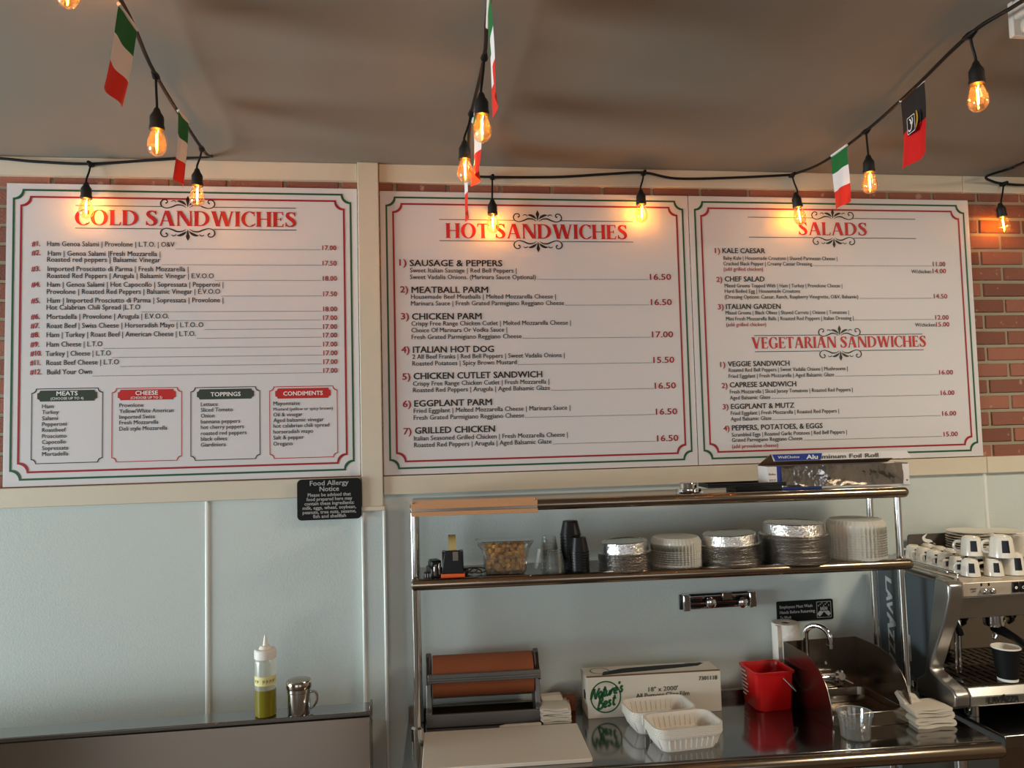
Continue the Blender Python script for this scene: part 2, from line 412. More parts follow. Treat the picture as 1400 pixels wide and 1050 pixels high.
panels = MB().box(-6.0, 4.2, .006, .0145, 0, 1.71).build('panel_facing', 'frp', back)
def trim(n, b, m='trim', bevel=.002): return slab('trim_%d' % n, b, m, bevel)
trim(1, (-6.0, -.18, -.012, .02, 2.884, CEIL)); trim(2, (-.098, 2.33, -.012, .02, 2.882, CEIL)); trim(3, (2.332, 4.2, -.012, .02, 2.882, CEIL))
trim(4, (-6.0, -.18, -.014, .02, 1.703, 1.772)); trim(5, (-.098, 2.36, -.014, .02, 1.703, 1.770)); trim(6, (2.362, 4.2, -.014, .02, 1.703, 1.770))
trim(7, (-.178, -.1, -.028, .02, 1.66, CEIL), bevel=.003)                      # pillar casing, upper
trim(8, (-.184, -.094, -.036, .02, 1.648, 1.664), bevel=.002)                   # its little cap
slab('column_1', (-.174, -.1, -.022, .02, 0, 1.648), 'frp', .002)
for n, x in ((9, -.181), (10, -.103)): trim(n, (x, x+.012, -.027, .02, 0, 1.648), 'frp_strip', .0045)
for n, x in ((11, -.728), (12, 2.362), (13, -1.95)): trim(n, (x-.008, x+.008, .000, .0115, 0, 1.704), 'frp_strip', .0055)

# ================================================================== MENU BOARDS
def zoom(ox, oy, s): return lambda x, y: (ox+x/s, oy+y/s)
ZA, ZB = zoom(0, 240, 2.745), zoom(0, 460, 2.745)
ZC, ZD = zoom(510, 250, 3.182), zoom(510, 440, 3.182)
ZE, ZF = zoom(940, 260, 3.0435), zoom(940, 440, 3.0435)
YT = -.0012                                                           # lettering sits on the board face at y = 0
WP = plane((0, YT, 0), (1, 0, 0), (0, 0, 1))
def span(zf, x0, y, x1):
    p = at(*zf(x0, y), Y=0); q = at(*zf(x1, y), Y=0); return p.x, q.x, p.z
def line(mb, zf, x0, y, x1, s, size, bold=.0):
    a, b, zz = span(zf, x0, y, x1)
    text(mb, s, plane((a, YT, zz), (1, 0, 0), (0, 0, 1)), size, b-a, bold)
    return zz
def rule(mb, x0, x1, zz, t):
    mb.face([(x0, YT, zz), (x1, YT, zz), (x1, YT, zz+t), (x0, YT, zz+t)])
def dots(mb, x0, x1, zz, pitch=.0042, t=.0021):
    x = x0
    while x < x1-t: rule(mb, x, x+t, zz, t); x += pitch
class Board:
    def __init__(s, label, x0, x1, z0, z1):
        s.t = thing('menu_board', label, 'menu board', (0, 0, 0)); s.b = (x0, x1, z0, z1)
        MB().box(x0, x1, 0, .0038, z0, z1).build('panel', 'board', s.t, bevel=.001)
        for nm, i, m in (('green_border', .021, 'ink_green'), ('red_border', .046, 'ink_red')):
            mb = MB(); notch_frame(mb, x0+i, x1-i, z0+i, z1-i, .032, .0068, WP); mb.build('border', m, s.t, smooth=0)['label'] = nm.replace('_', ' ')
    def heading(s, zf, txt, x0, y, x1, cap):
        a, b, zz = span(zf, x0, y, x1); adv = lambda q: sum(GL[c][0]+.03 for c in q); kx = (b-a)/adv(txt); at_ = 0
        for wd in txt.split(' '):
            mb = MB(); roman(mb, wd, plane((a+at_*kx, YT, zz), (1, 0, 0), (0, 0, 1)), cap, adv(wd)*kx); mb.build('heading', 'ink_scarlet', s.t, smooth=0)
            at_ += adv(wd+' ')
    def scroll(s, zf, x0, y, x1, cx, hw, up):
        a, b, zz = span(zf, x0, y, x1); p = at(*zf(cx, y), Y=0); h = at(*zf(cx+hw, y), Y=0).x-p.x
        c = (a+b)/2 if abs((a+b)/2-p.x) < .05 else p.x
        mb = MB(); rule(mb, a, c-h*.97, zz, .0026); rule(mb, c+h*.97, b, zz, .0026)
        flourish(mb, plane((c, YT, zz+up*h*.17), (1, 0, 0), (0, 0, 1)), h, up); mb.build('flourish', 'ink_black', s.t, smooth=0)
    def item(s, body, number=None, price=None, leader=None):
        b = body.build('menu_item', 'ink_black', s.t, smooth=0)
        for mb, nm, m in ((number, 'item_number', 'ink_red'), (price, 'price', 'ink_red'), (leader, 'dotted_leader', 'ink_black')):
            if mb: mb.build(nm, m, b, smooth=0)
        return b

B1 = Board('cold sandwiches menu board on the wall left of the white pillar', -1.412, -.182, 1.7755, 2.858)
B1.heading(ZA, 'COLD SANDWICHES', 280, 186, 1116, .0565)
B1.scroll(ZA, 284, 114, 1111, 707, 101, 1); B1.scroll(ZA, 283, 199, 1112, 707, 101, -1)
SZ = .0262
cold = [(ZA, '#1.', 120, 265, 150, [(177, 265, 655, 'Ham Genoa Salami | Provolone | L.T.O. | O&V')], 1210, 280, '17.00'),
 (ZA, '#2.', 119, 299, 152, [(180, 301, 602, 'Ham | Genoa Salami |Fresh Mozzarella |'), (177, 324, 602, 'Roasted red peppers | Balsamic Vinegar')], 1211, 338, '17.50'),
 (ZA, '#3.', 118, 359, 151, [(179, 359, 707, 'Imported Prosciutto di Parma | Fresh Mozzarella |'), (177, 385, 802, 'Roasted Red Peppers | Arugula | Balsamic Vinegar | E.V.O.O')], 1212, 395, '18.00'),
 (ZA, '#4.', 118, 418, 151, [(177, 418, 838, 'Ham | Genoa Salami | Hot Capocollo | Sopressata | Pepperoni |'), (176, 445, 826, 'Provolone | Roasted Red Peppers | Balsamic Vinegar | E.V.O.O')], 1213, 453, '17.50'),
 (ZA, '#5.', 117, 479, 150, [(177, 478, 838, 'Ham | Imported Prosciutto di Parma | Sopressata | Provolone |'), (175, 504, 526, 'Hot Calabrian Chili Spread |L.T.O')], 1213, 510, '18.00'),
 (ZA, '#6.', 116, 539, 149, [(176, 539, 634, 'Mortadella | Provolone | Arugula | E.V.O.O.')], 1213, 543, '17.00'),
 (ZA, '#7.', 115, 573, 148, [(176, 573, 763, 'Roast Beef | Swiss Cheese | Horseradish Mayo | L.T.O..O')], 1213, 576, '17.00'),
 (ZA, '#8.', 115, 607, 148, [(175, 607, 734, 'Ham | Turkey | Roast Beef | American Cheese | L.T.O.')], 1213, 608, '17.00'),
 (ZB, '#9.', 114, 39, 147, [(175, 39, 384, 'Ham Cheese | L.T.O')], 1213, 38, '17.00'),
 (ZB, '#10.', 114, 73, 156, [(171, 74, 416, 'Turkey | Cheese | L.T.O')], 1214, 71, '17.00'),
 (ZB, '#11.', 113, 108, 152, [(174, 108, 446, 'Roast Beef Cheese | L.T.O')], 1214, 104, '17.00'),
 (ZB, '#12.', 113, 143, 155, [(177, 143, 344, 'Build Your Own')], 1214, 137, '17.00')]
for zf, num, nx0, ny, nx1, lines, px, py, price in cold:
    body, nb, pb, lb = MB(), MB(), MB(), MB()
    line(nb, zf, nx0, ny, nx1, num, SZ, .018)
    for (x0, y, x1, s_) in lines: zz = line(body, zf, x0, y, x1, s_, SZ, .011)
    zz = line(pb, zf, px, py, px+52, price, SZ*.98, .016)
    a = at(*zf(lines[-1][2]+5, lines[-1][1]), Y=0).x; b = at(*zf(px-4, py), Y=0).x; dots(lb, a, b, zz)
    B1.item(body, nb, pb, lb)
lists = [('MEATS', '(CHOOSE UP TO 4)', (115, 387, 192, 480), (140, 365, 200, 245), 'ink_darkgreen', (213, 222, 292), (191, 238, 314), 158,
          [('Ham', 201, 270), ('Turkey', 220, 292), ('Salami', 217, 315), ('Pepperoni', 250, 337), ('Roastbeef', 247, 359), ('Prosciutto', 249, 382), ('Capocollo', 247, 404), ('Sopressata', 256, 427), ('Mortadella', 256, 449)]),
 ('CHEESE', '(CHOOSE UP TO 2)', (418, 683, 190, 473), (442, 660, 197, 240), 'ink_scarlet', (509, 220, 593), (491, 235, 609), 448,
          [('Provolone', 538, 266), ('Yellow/White American', 651, 288), ('Imported Swiss', 581, 310), ('Fresh Mozzarella', 594, 331), ('Deli style Mozzarella', 627, 354)]),
 ('TOPPINGS', None, (715, 976, 187, 467), (739, 953, 195, 237), 'ink_darkgreen', (791, 225, 903), None, 754,
          [('Lettuce', 817, 262), ('Sliced Tomato', 873, 283), ('Onion', 805, 305), ('bannana peppers', 901, 327), ('hot cherry peppers', 915, 348), ('roasted red peppers', 925, 371), ('black olives', 852, 392), ('Giardiniera', 847, 414)]),
 ('CONDIMENTS', None, (1012, 1266, 184, 460), (1033, 1241, 192, 234), 'ink_scarlet', (1064, 222, 1211), None, 1026,
          [('Mayonnaise', 1126, 259), ('Mustard (yellow or spicy brown)', 1249, 279), ('Oil & vinegar', 1135, 301), ('Aged balsamic vinegar', 1215, 322), ('hot calabrian chili spread', 1236, 343), ('horseradish mayo', 1175, 365), ('Salt & pepper', 1140, 387), ('Oregano', 1098, 410)])]
for head, sub, fr, bn, m, hx, sx, ix, rows in lists:
    p = at(*ZB(fr[0], fr[3]), Y=0); q = at(*ZB(fr[1], fr[2]), Y=0)
    mb = MB(); notch_frame(mb, p.x, q.x, p.z, q.z, .015, .0026, WP); f = mb.build('list_frame', 'ink_black' if m == 'ink_darkgreen' else 'ink_scarlet', B1.t, smooth=0)
    p = at(*ZB(bn[0], bn[3]), Y=0); q = at(*ZB(bn[1], bn[2]), Y=0)
    mb = MB(); r_ = .009; P = []
    for cx, cz, a0 in ((p.x, p.z, 90), (q.x, p.z, 180), (q.x, q.z, 270), (p.x, q.z, 360)):
        for k in range(7): a = math.radians(a0-15*k); P.append((cx+r_*math.cos(a), YT, cz+r_*math.sin(a)))
    mb.face(P); mb.build('banner', m, f, smooth=0)
    mb = MB(); T = YT; YT = -.0016
    line(mb, ZB, hx[0], hx[1], hx[2], head, .0215, .018)
    if sub: line(mb, ZB, sx[0], sx[1], sx[2], sub, .0125, .01)
    YT = T; mb.build('banner_lettering', 'ink_white', f, smooth=0)
    mb = MB()
    for s_, x1, y in rows: line(mb, ZB, ix, y, x1, s_, .0165 if 'Mustard' in s_ else .0208, .011)
    mb.build('list_lettering', 'ink_black', f, smooth=0)

B2 = Board('hot sandwiches menu board right of the white pillar, seven items', -.097, 1.1235, 1.7735, 2.851)
B2.heading(ZC, 'HOT SANDWICHES', 315, 240, 1110, .0575)
B2.scroll(ZC, 287, 161, 1130, 714, 104, 1); B2.scroll(ZC, 289, 253, 1132, 717, 104, -1)
HT, HD, HP = .0345, .0252, .034
hot = [(ZC, '1)', 115, 360, 145, 'SAUSAGE & PEPPERS', 160, 362, 562, [(ZC, 161, 390, 624, 'Sweet Italian Sausage | Red Bell Peppers |'), (ZC, 161, 419, 708, 'Sweet Vadalia Onions. (Marinara Sauce Optional)')], ZC, 1205, 422, 1296, '16.50'),
 (ZC, '2)', 119, 477, 152, 'MEATBALL PARM', 168, 479, 500, [(ZC, 165, 505, 795, 'Housemade Beef Meatballs | Melted Mozzarella Cheese |'), (ZC, 165, 534, 831, 'Marinara Sauce | Fresh Grated Parmigiano Reggiano Cheese')], ZC, 1209, 532, 1299, '16.50'),
 (ZC, '3)', 122, 594, 156, 'CHICKEN PARM', 170, 595, 472, [(ZC, 167, 622, 860, 'Crispy Free Range Chicken Cutlet | Melted Mozzarella Cheese |'), (ZC, 167, 651, 583, 'Choice Of Marinara Or Vodka Sauce |'), (ZD, 168, 76, 646, 'Fresh Grated Parmigiano Reggiano Cheese')], ZD, 1214, 68, 1305, '17.00'),
 (ZD, '4)', 124, 135, 158, 'ITALIAN HOT DOG', 174, 135, 525, [(ZD, 171, 162, 833, '2 All Beef Franks | Red Bell Peppers | Sweet Vadalia Onions |'), (ZD, 171, 191, 625, 'Roasted Potatoes | Spicy Brown Mustard')], ZD, 1220, 179, 1310, '15.50'),
 (ZD, '5)', 128, 252, 162, 'CHICKEN CUTLET SANDWICH', 177, 250, 736, [(ZD, 174, 279, 766, 'Crispy Free Range Chicken Cutlet | Fresh Mozzarella |'), (ZD, 174, 307, 770, 'Roasted Red Peppers | Arugula | Aged Balsamic Glaze')], ZD, 1226, 291, 1317, '16.50'),
 (ZD, '6)', 130, 371, 165, 'EGGPLANT PARM', 180, 369, 517, [(ZD, 177, 397, 858, 'Fried Eggplant | Melted Mozzarella Cheese | Marinara Sauce |'), (ZD, 177, 427, 657, 'Fresh Grated Parmigiano Reggiano Cheese')], ZD, 1231, 404, 1323, '16.50'),
 (ZD, '7)', 133, 490, 167, 'GRILLED CHICKEN', 183, 487, 530, [(ZD, 178, 517, 847, 'Italian Seasoned Grilled Chicken | Fresh Mozzarella Cheese |'), (ZD, 179, 546, 777, 'Roasted Red Peppers | Arugula | Aged Balsamic Glaze')], ZD, 1236, 520, 1328, '16.50')]
def menu(B, rows, ht, hd, hp, bold):
    for zf, num, nx0, ny, nx1, ttl, tx0, ty, tx1, desc, zp, px0, py, px1, price in rows:
        body, nb, pb, lb = MB(), MB(), MB(), MB()
        line(nb, zf, nx0, ny, nx1, num, ht, .018); line(body, zf, tx0, ty, tx1, ttl, ht, bold)
        for d in desc: line(body, *d, hd, .011)
        zz = line(pb, zp, px0, py, px1, price, hp, .016)
        a = at(*desc[-1][0](desc[-1][3]+5, desc[-1][2]), Y=0).x; b = at(*zp(px0-4, py), Y=0).x; dots(lb, a, b, zz)
        B.item(body, nb, pb, lb)
menu(B2, hot, HT, HD, HP, .02)

B3 = Board('salads and vegetarian sandwiches menu board beside the bare brick', 1.1265, 2.358, 1.7735, 2.851)
B3.heading(ZE, 'SALADS', 460, 187, 750, .054); B3.heading(ZF, 'VEGETARIAN SANDWICHES', 266, 112, 995, .046)
B3.scroll(ZE, 250, 114, 946, 600, 86, 1); B3.scroll(ZE, 255, 197, 950, 606, 86, -1)
B3.scroll(ZF, 277, 59, 977, 633, 86, 1); B3.scroll(ZF, 280, 126, 982, 639, 86, -1)
sal = [(ZE, '1)', 114, 262, 135, 'KALE CAESAR', 145, 262, 322, [(ZE, 149, 290, 622, 'Baby Kale | Housemade Croutons | Shaved Parmesan Cheese |'), (ZE, 149, 313, 521, 'Cracked Black Pepper | Creamy Caesar Dressing.')], ZE, 1021, 317, 1072, '11.00'),
 (ZE, '2)', 120, 382, 144, 'CHEF SALAD', 155, 380, 320, [(ZE, 154, 405, 643, 'Mixed Greens Topped With | Ham | Turkey | Provolone Cheese |'), (ZE, 155, 428, 468, 'Hard Boiled Egg | Housemade Croutons'), (ZE, 155, 452, 710, '(Dressing Options: Caesar, Ranch, Raspberry Vinegrette, O&V, Balsamic)')], ZE, 1025, 451, 1080, '14.50'),
 (ZE, '3)', 126, 496, 150, 'ITALIAN GARDEN', 160, 495, 387, [(ZE, 158, 518, 671, 'Mixed Greens | Black Olives | Shaved Carrots | Onions | Tomatoes |'), (ZE, 160, 543, 690, 'Mini Fresh Mozzarella Balls | Roasted Red Peppers | Italian Dressing |')], ZE, 1031, 539, 1086, '12.00'),
 (ZF, '1)', 136, 188, 157, 'VEGGIE SANDWICH', 168, 186, 424, [(ZF, 171, 209, 666, 'Roasted Red Bell Peppers | Sweet Vadalia Onions | Mushrooms |'), (ZF, 171, 234, 610, 'Fried Eggplant | Fresh Mozzarella | Aged Balsamic Glaze')], ZF, 1047, 220, 1104, '16.00'),
 (ZF, '2)', 142, 276, 166, 'CAPRESE SANDWICH', 176, 273, 452, [(ZF, 176, 299, 687, 'Fresh Mozzarella | Sliced Jersey Tomatoes | Roasted Red Peppers |'), (ZF, 176, 324, 344, 'Aged Balsamic Glaze')], ZF, 1054, 305, 1110, '16.00'),
 (ZF, '3)', 146, 364, 170, 'EGGPLANT & MUTZ', 181, 363, 444, [(ZF, 180, 388, 630, 'Fried Eggplant | Fresh Mozzarella | Roasted Red Peppers |'), (ZF, 180, 412, 349, 'Aged Balsamic Glaze')], ZF, 1060, 391, 1117, '16.00'),
 (ZF, '4)', 150, 454, 174, 'PEPPERS, POTATOES, & EGGS', 185, 452, 562, [(ZF, 184, 478, 663, 'Scrambled Eggs | Roasted Garlic Potatoes | Red Bell Peppers |'), (ZF, 185, 500, 478, 'Grated Parmigiano Reggiano Cheese')], ZF, 1066, 477, 1124, '15.00')]
menu(B3, sal, .0295, .0222, .0275, .018)
for zf, x0, y, x1, s_ in ((ZE, 150, 336, 314, '(add grilled chicken)'), (ZE, 161, 567, 327, '(add grilled chicken)'), (ZF, 185, 526, 377, '(add provolone cheese)')):
    mb = MB(); line(mb, zf, x0, y, x1, s_, .0222, .011); mb.build('side_note', 'ink_red', B3.t, smooth=0)
for x0, y, x1, px0, px1, s_ in ((931, 346, 1014, 1020, 1075, '14.00'), (947, 568, 1030, 1034, 1089, '15.00')):
    mb, pb = MB(), MB(); line(mb, ZE, x0, y, x1, 'W/chicken', .0222, .011); line(pb, ZE, px0, y, px1, s_, .0275, .016)
    o = mb.build('side_note', 'ink_black', B3.t, smooth=0); pb.build('price', 'ink_red', o, smooth=0)

# ================================================================== WALL SIGNS
def rr_plate(mb, x0, x1, z0, z1, y0, y1, r):
    P = []
    for cx, cz, a0 in ((x1-r, z1-r, 0), (x0+r, z1-r, 90), (x0+r, z0+r, 180), (x1-r, z0+r, 270)):
        for k in range(6): a = math.radians(a0+18*k); P.append((cx+r*math.cos(a), cz+r*math.sin(a)))
    mb.prism(P, lambda u, v: Vector((u, y0, v)), lambda u, v: Vector((u, y1, v)))
sg = thing('allergy_sign', 'black food allergy notice sign beside the white pillar', 'sign')
yS = -.042; p = at(406, 656, Y=yS); q = at(496, 711.5, Y=yS)
x0, x1, z1 = p.x, q.x-.004, p.z; z0 = z1-.147
mb = MB(); rr_plate(mb, x0, x1, z0, z1, yS, yS+.004, .016); mb.build('plate', 'sign_black', sg)
mb = MB(); rr_plate(mb, x0+.04, x1-.04, z0+.02, z1-.02, yS+.004, .006, .005); mb.build('foam_pad', 'black_matte', sg)
mb = MB(); cx = (x0+x1)/2; W_ = x1-x0; H_ = z1-z0
for s_, vv, wd, sz in (('Food Allergy', .845, .60, .0245), ('Notice', .70, .30, .0245), ('Please be advised that', .575, .67, .0175), ('food prepared here may', .47, .71, .0175), ('contain these ingredients:', .365, .77, .0175), ('milk, eggs, wheat, soybean,', .26, .83, .0175), ('peanuts, tree nuts, sesame,', .155, .83, .0175), ('fish and shellfish', .05, .51, .0175)):
    text(mb, s_, plane((cx, yS-.0008, z0+vv*H_), (1, 0, 0), (0, 0, 1)), sz, wd*W_, .02, align='C')
mb.build('lettering', 'ink_grey', sg, smooth=0)

sg = thing('handwash_sign', 'small black employees must wash hands sign above the sink', 'sign')
p = at(1062, 823, Y=0); q = at(1140, 848, Y=0); x0, x1 = p.x, q.x; z1 = p.z; z0 = z1-.079
mb = MB(); rr_plate(mb, x0, x1, z0, z1, 0, .006, .007); mb.build('plate', 'sign_black', sg)
mb = MB(); W_ = x1-x0; H_ = z1-z0
for s_, vv, wd in (('Employees Must Wash', .66, .58), ('Hands Before Returning', .40, .62), ('To Work', .14, .2)):
    text(mb, s_, plane((x0+.045*W_, -.0008, z0+vv*H_), (1, 0, 0), (0, 0, 1)), .0165, wd*W_, .02)
mb.build('lettering', 'ink_grey', sg, smooth=0)
mb = MB(); ix0, ix1 = x0+.70*W_, x0+.96*W_; iz0, iz1 = z0+.1*H_, z0+.9*H_; T = plane((0, -.0008, 0), (1, 0, 0), (0, 0, 1))
notch_frame(mb, ix0, ix1, iz0, iz1, .0015, .0018, T)
cx, cz = (ix0+ix1)/2, (iz0+iz1)/2
for sx in (-1, 1):      # two hands washing under drops
    ribbon(mb, [(cx+sx*.024, cz-.022), (cx+sx*.014, cz-.012), (cx+sx*.002, cz-.004)], [.014, .016, .01], T)
    for k in range(3): ribbon(mb, [(cx+sx*(.002+.004*k), cz-.006), (cx+sx*(.001+.006*k), cz+.004), (cx+sx*(-.002+.007*k), cz+.011)], [.004, .004, .002], T)
for k in range(7): ribbon(mb, [(cx-.022+.0072*k, cz+.013+.005*(k % 3)), (cx-.022+.0072*k, cz+.018+.005*(k % 3))], [.003, .004], T, 3)
mb.build('icon', 'ink_grey', sg, smooth=0)

# chrome tool rail
hg = thing('tool_rail', 'chrome tool holder rail with rollers, empty, on the wall under the shelf', 'rail')
p = at(930, 814, Y=-.01); q = at(1034, 827, Y=-.01); zc = (p.z+q.z)/2
T = Matrix.Translation((p.x, 0, zc)) @ Matrix.Rotation(0.0, 4, 'Y'); W_ = q.x-p.x
mb = MB(); mb.box(0, W_, -.006, .0055, -.030, .026); mb.build('backplate', 'black_plastic', hg, bevel=.002, T=T)
mb = MB()
for zz in (-.024, -.006, .016): mb.tube([(.012, -.014, zz), (W_-.012, -.014, zz)], .0045, 8)
mb.build('rod', 'chrome', hg, T=T)
for x in (.02, W_-.02):
    mb = MB(); mb.box(x-.014, x+.014, -.03, -.006, -.032, .03); mb.build('end_cap', 'chrome', hg, bevel=.004, T=T)
for x, zz in ((.115, -.004), (.245, -.01)):
    mb = MB(); mb.lathe([(.012, 0), (.02, .004), (.02, .016), (.014, .02)], seg=20, T=Matrix.Translation((x, -.018, zz)) @ Matrix.Rotation(PI/2, 4, 'X'), c=(0, 0, 0)); mb.build('roller', 'chrome', hg, T=T)
mb = MB(); mb.box(.165, .205, -.026, -.008, .002, .03); mb.build('clip', 'steel_dark', hg, bevel=.003, T=T)

# ================================================================== STRING LIGHTS AND FLAGS
def bulb_mesh():
    g = MB(); g.lathe([(.0135, .0), (.0145, -.006), (.019, -.018), (.0235, -.034), (.0245, -.046), (.0215, -.058), (.014, -.067), (.005, -.071), (.0005, -.0715)], seg=28, cap0=False)
    g = g.build('bulb', 'bulb_glass'); f = MB(); f.tube([(0, 0, -.012), (0, 0, -.050)], .0023, 8); f.tube([(.004, 0, 0), (.001, 0, -.012)], .0006, 5); f = f.build('filament', 'filament')
    s = MB(); s.lathe([(.0055, .060), (.008, .056), (.0105, .048), (.0165, .038), (.018, .034), (.018, .012), (.0195, .010), (.0195, .0), (.015, -.001)], seg=24); s = s.build('lamp_socket', 'socket')
    g.parent = s; f.parent = s
    return s
PROTO = bulb_mesh(); used_proto = [False]
def lamp(parent, node, top, tilt=(0, 0)):
    """a socket with its bulb hanging at the end of a short lead below a wire node"""
    if not used_proto[0]: s = PROTO; used_proto[0] = True
    else:
        s = PROTO.copy(); COL.objects.link(s)
        for c in list(PROTO.children): d = c.copy(); COL.objects.link(d); d.parent = s
    s.parent = parent; s.location = Vector(top)-Vector((0, 0, .058)); s.rotation_euler = (tilt[0], tilt[1], 0)
    n = Vector(node); t = Vector(top); m1 = n.lerp(t, .35)+Vector((0, 0, -.004)); 
    mb = MB(); mb.tube(smooth_path([n, m1, t+Vector((0, 0, .012)), t-Vector((0, 0, .004))], 5), .0034, 8)
    mb.tube([n+Vector((-.022, 0, 0)), n+Vector((0, 0, -.003)), n+Vector((.022, 0, 0))] if abs(parent.get('run', 0)) else [n+Vector((0, -.022, 0)), n+Vector((0, 0, -.003)), n+Vector((0, .022, 0))], [.0055, .0105, .0055], 8)
    mb.build('lamp_lead', 'pvc_black', parent)
def wire(parent, pts, r=.0052):
    MB().tube(smooth_path(pts, 6), r, 8).build('wire', 'pvc_black', parent)
ZW = 2.905
# left string: across the ceiling at x = -0.66, then along the wall to the left
S1 = thing('string_light', 'black bulb string over the cold sandwiches board and left ceiling', 'string lights')
n1 = at(213, 103, Z=ZW); n2 = at(276, 203, Z=ZW); hk = Vector((-.655, -.06, 2.925)); 
wire(S1, [(-.60, -1.75, 2.90), at(165, 0, Z=ZW), n1, n2, at(290, 214, Y=-.05)])
wire(S1, [at(290, 214, Y=-.05), at(205, 219, Y=-.03), at(124, 224, Y=-.03), at(50, 221, Y=-.025), at(-60, 214, Y=-.03), (-2.4, -.03, 2.93), (-3.4, -.03, 2.935)])
wl = at(124, 224, Y=-.03)
lamp(S1, n1, n1+Vector((0.003, 0, -.092))); lamp(S1, n2, n2+Vector((-.018, .01, -.068)))
lamp(S1, wl, at(118, 250, Y=-.045)); 
lamp(S1, (-.655, -1.205, 2.905), at(93, -68, Y=-1.2))
# middle string comes over at x = 0.2, follows the wall to the right and climbs back out at x = 1.5
S2 = thing('string_light', 'black bulb string over the hot sandwiches and salads boards', 'string lights')
m1 = at(662, 78, Z=ZW); m2 = at(644, 155, Z=ZW); w1 = at(673, 242, Y=-.035); w2 = at(880, 236, Y=-.035); w3 = at(1083, 239, Y=-.06)
wire(S2, [(.205, -1.75, 2.90), at(669, 0, Z=ZW), m1, m2])
wire(S2, [m2, at(641, 185, Y=-.42), at(641, 222, Y=-.2), at(648, 239, Y=-.05), w1, at(760, 242, Y=-.03), at(830, 238, Y=-.03), w2, at(925, 244, Y=-.03), at(1000, 243, Y=-.035), w3])
r1 = at(1184, 179, Z=ZW); r2 = at(1326, 47, Z=ZW)
wire(S2, [w3, at(1125, 222, Z=2.915), r1, at(1245, 125, Z=2.895), r2, at(1400, 0, Z=ZW), (1.47, -1.8, 2.9)])
lamp(S2, m1, at(658, 128, Y=m1.y)); lamp(S2, m2, at(635, 193, Y=m2.y+.01))
lamp(S2, w1, at(673, 273, Y=-.05)); lamp(S2, w2, at(876, 260, Y=-.05)); lamp(S2, w3, at(1090, 264, Y=-.065), (0, -.14))
lamp(S2, r1, at(1187, 213, Y=r1.y)); lamp(S2, r2, at(1334, 85, Y=r2.y))
for S, x in ((S1, -.60), (S2, .205), (S2, 1.47)):
    MB().tube([(x, -1.7, 2.9), (x+.03, -3.2, 2.89), (x, -5.2, 2.9)], .0042, 8).build('wire', 'pvc_black', S)
    for k in range(6): y = -2.0-.55*k; lamp(S, (x, y, 2.895), (x, y, 2.81))
S3 = thing('string_light', 'short length of black bulb string over the bare brick', 'string lights')
h3 = at(1349, 241, Y=-.09); w4 = at(1372, 251, Y=-.03)
wire(S3, [(2.5, -3.0, 2.9), (2.45, -1.2, 2.9), at(1420, 214, Z=2.91), at(1385, 229, Y=-.14), h3, at(1357, 248, Y=-.04), w4, at(1400, 253, Y=-.03), at(1460, 252, Y=-.03), (3.4, -.03, 2.92), (4.15, -.03, 2.915)])
lamp(S3, w4, at(1369, 278, Y=-.05), (0, -.12))

def flag(name, label, a, b, drop, mats, cuts, lean=(0, 0), wave=.008, ph=0, group='flags clipped to the bulb strings'):
    """cloth hanging from the wire between a and b; cuts = fractions where the colours change"""
    a, b = Vector(a), Vector(b); t = thing(name, label, 'flag', tuple((a+b)/2), 0, group); o = (a+b)/2
    nu, nv = 8, 24; mb = MB(); n = (b-a).cross(Vector((0, 0, 1))).normalized(); G = []
    for i in range(nv+1):
        v = i/nv; row = []
        for j in range(nu+1):
            u = j/nu; p = a.lerp(b, u)-o
            p = p + Vector((lean[0]*v, lean[1]*v, -drop*v)) + n*(wave*math.sin(2.2*u*PI+3*v+ph)*(.25+v))
            row.append(mb.bm.verts.new(p))
        G.append(row)
    for i in range(nv):
        mi = sum(1 for c in cuts if (i+.5)/nv > c)
        for j in range(nu):
            mb.bm.faces.new((G[i][j], G[i][j+1], G[i+1][j+1], G[i+1][j])).material_index = mi
    cl = mb.build('cloth', mats, t, smooth=60, fix=False)
    sl = MB(); sl.tube([a-o+Vector((0, 0, .002)), b-o+Vector((0, 0, .002))], .0046, 8); sl.build('sleeve', 'flag_white', t)
    return t, a-o, b-o, n
IT = ['flag_green', 'flag_white', 'flag_red']; TH = [1/3, 2/3]
def fl(px0, py0, px1, py1, zz): return at(px0, py0, Z=zz), at(px1, py1, Z=zz)
a, b = fl(162, 6, 187, 42, 2.897)
flag('italian_flag', 'large Italian flag nearest the camera on the left string', a, b, .190, IT, TH, (-.03, .0), .004)
a, b = fl(243, 151, 257, 168, 2.897)
flag('italian_flag', 'Italian flag on the left string just before the wall', a, b, .205, IT, TH, (-.008, 0), .006, 1)
a, b = fl(1137, 214, 1158, 199, 2.9)
flag('italian_flag', 'Italian flag above the salads heading', a, b, .20, IT, TH, (0, 0), .005, 2)
flag('italian_flag', 'edge-on Italian flag at the top centre of the photo', (.192, -1.28, 2.897), (.203, -1.13, 2.897), .225, IT, TH, (.012, -.0), .004, 1)
flag('italian_flag', 'edge-on Italian flag behind the large bulb of the middle string', (.219, -.70, 2.897), (.214, -.56, 2.897), .205, IT, TH, (.0, .0), .010, .5)
flag('italian_flag', 'edge-on Italian flag nearest the wall on the middle string', (.207, -.30, 2.90), (.213, -.16, 2.90), .21, IT, TH, (.006, 0), .006, .3)
a, b = fl(1231, 139, 1263, 111, 2.893)
t, a, b, n = flag('black_and_red_flag', 'black and red flag with a small crest on the right string', a, b, .208, ['flag_black', 'flag_scarlet'], [.52], (0.0, .0), .006, 4)
mid = a.lerp(b, .56)+Vector((0, 0, -.10)); uu = (b-a).normalized(); sg_ = -1 if (n.dot(CAM-t.location) < 0) else 1
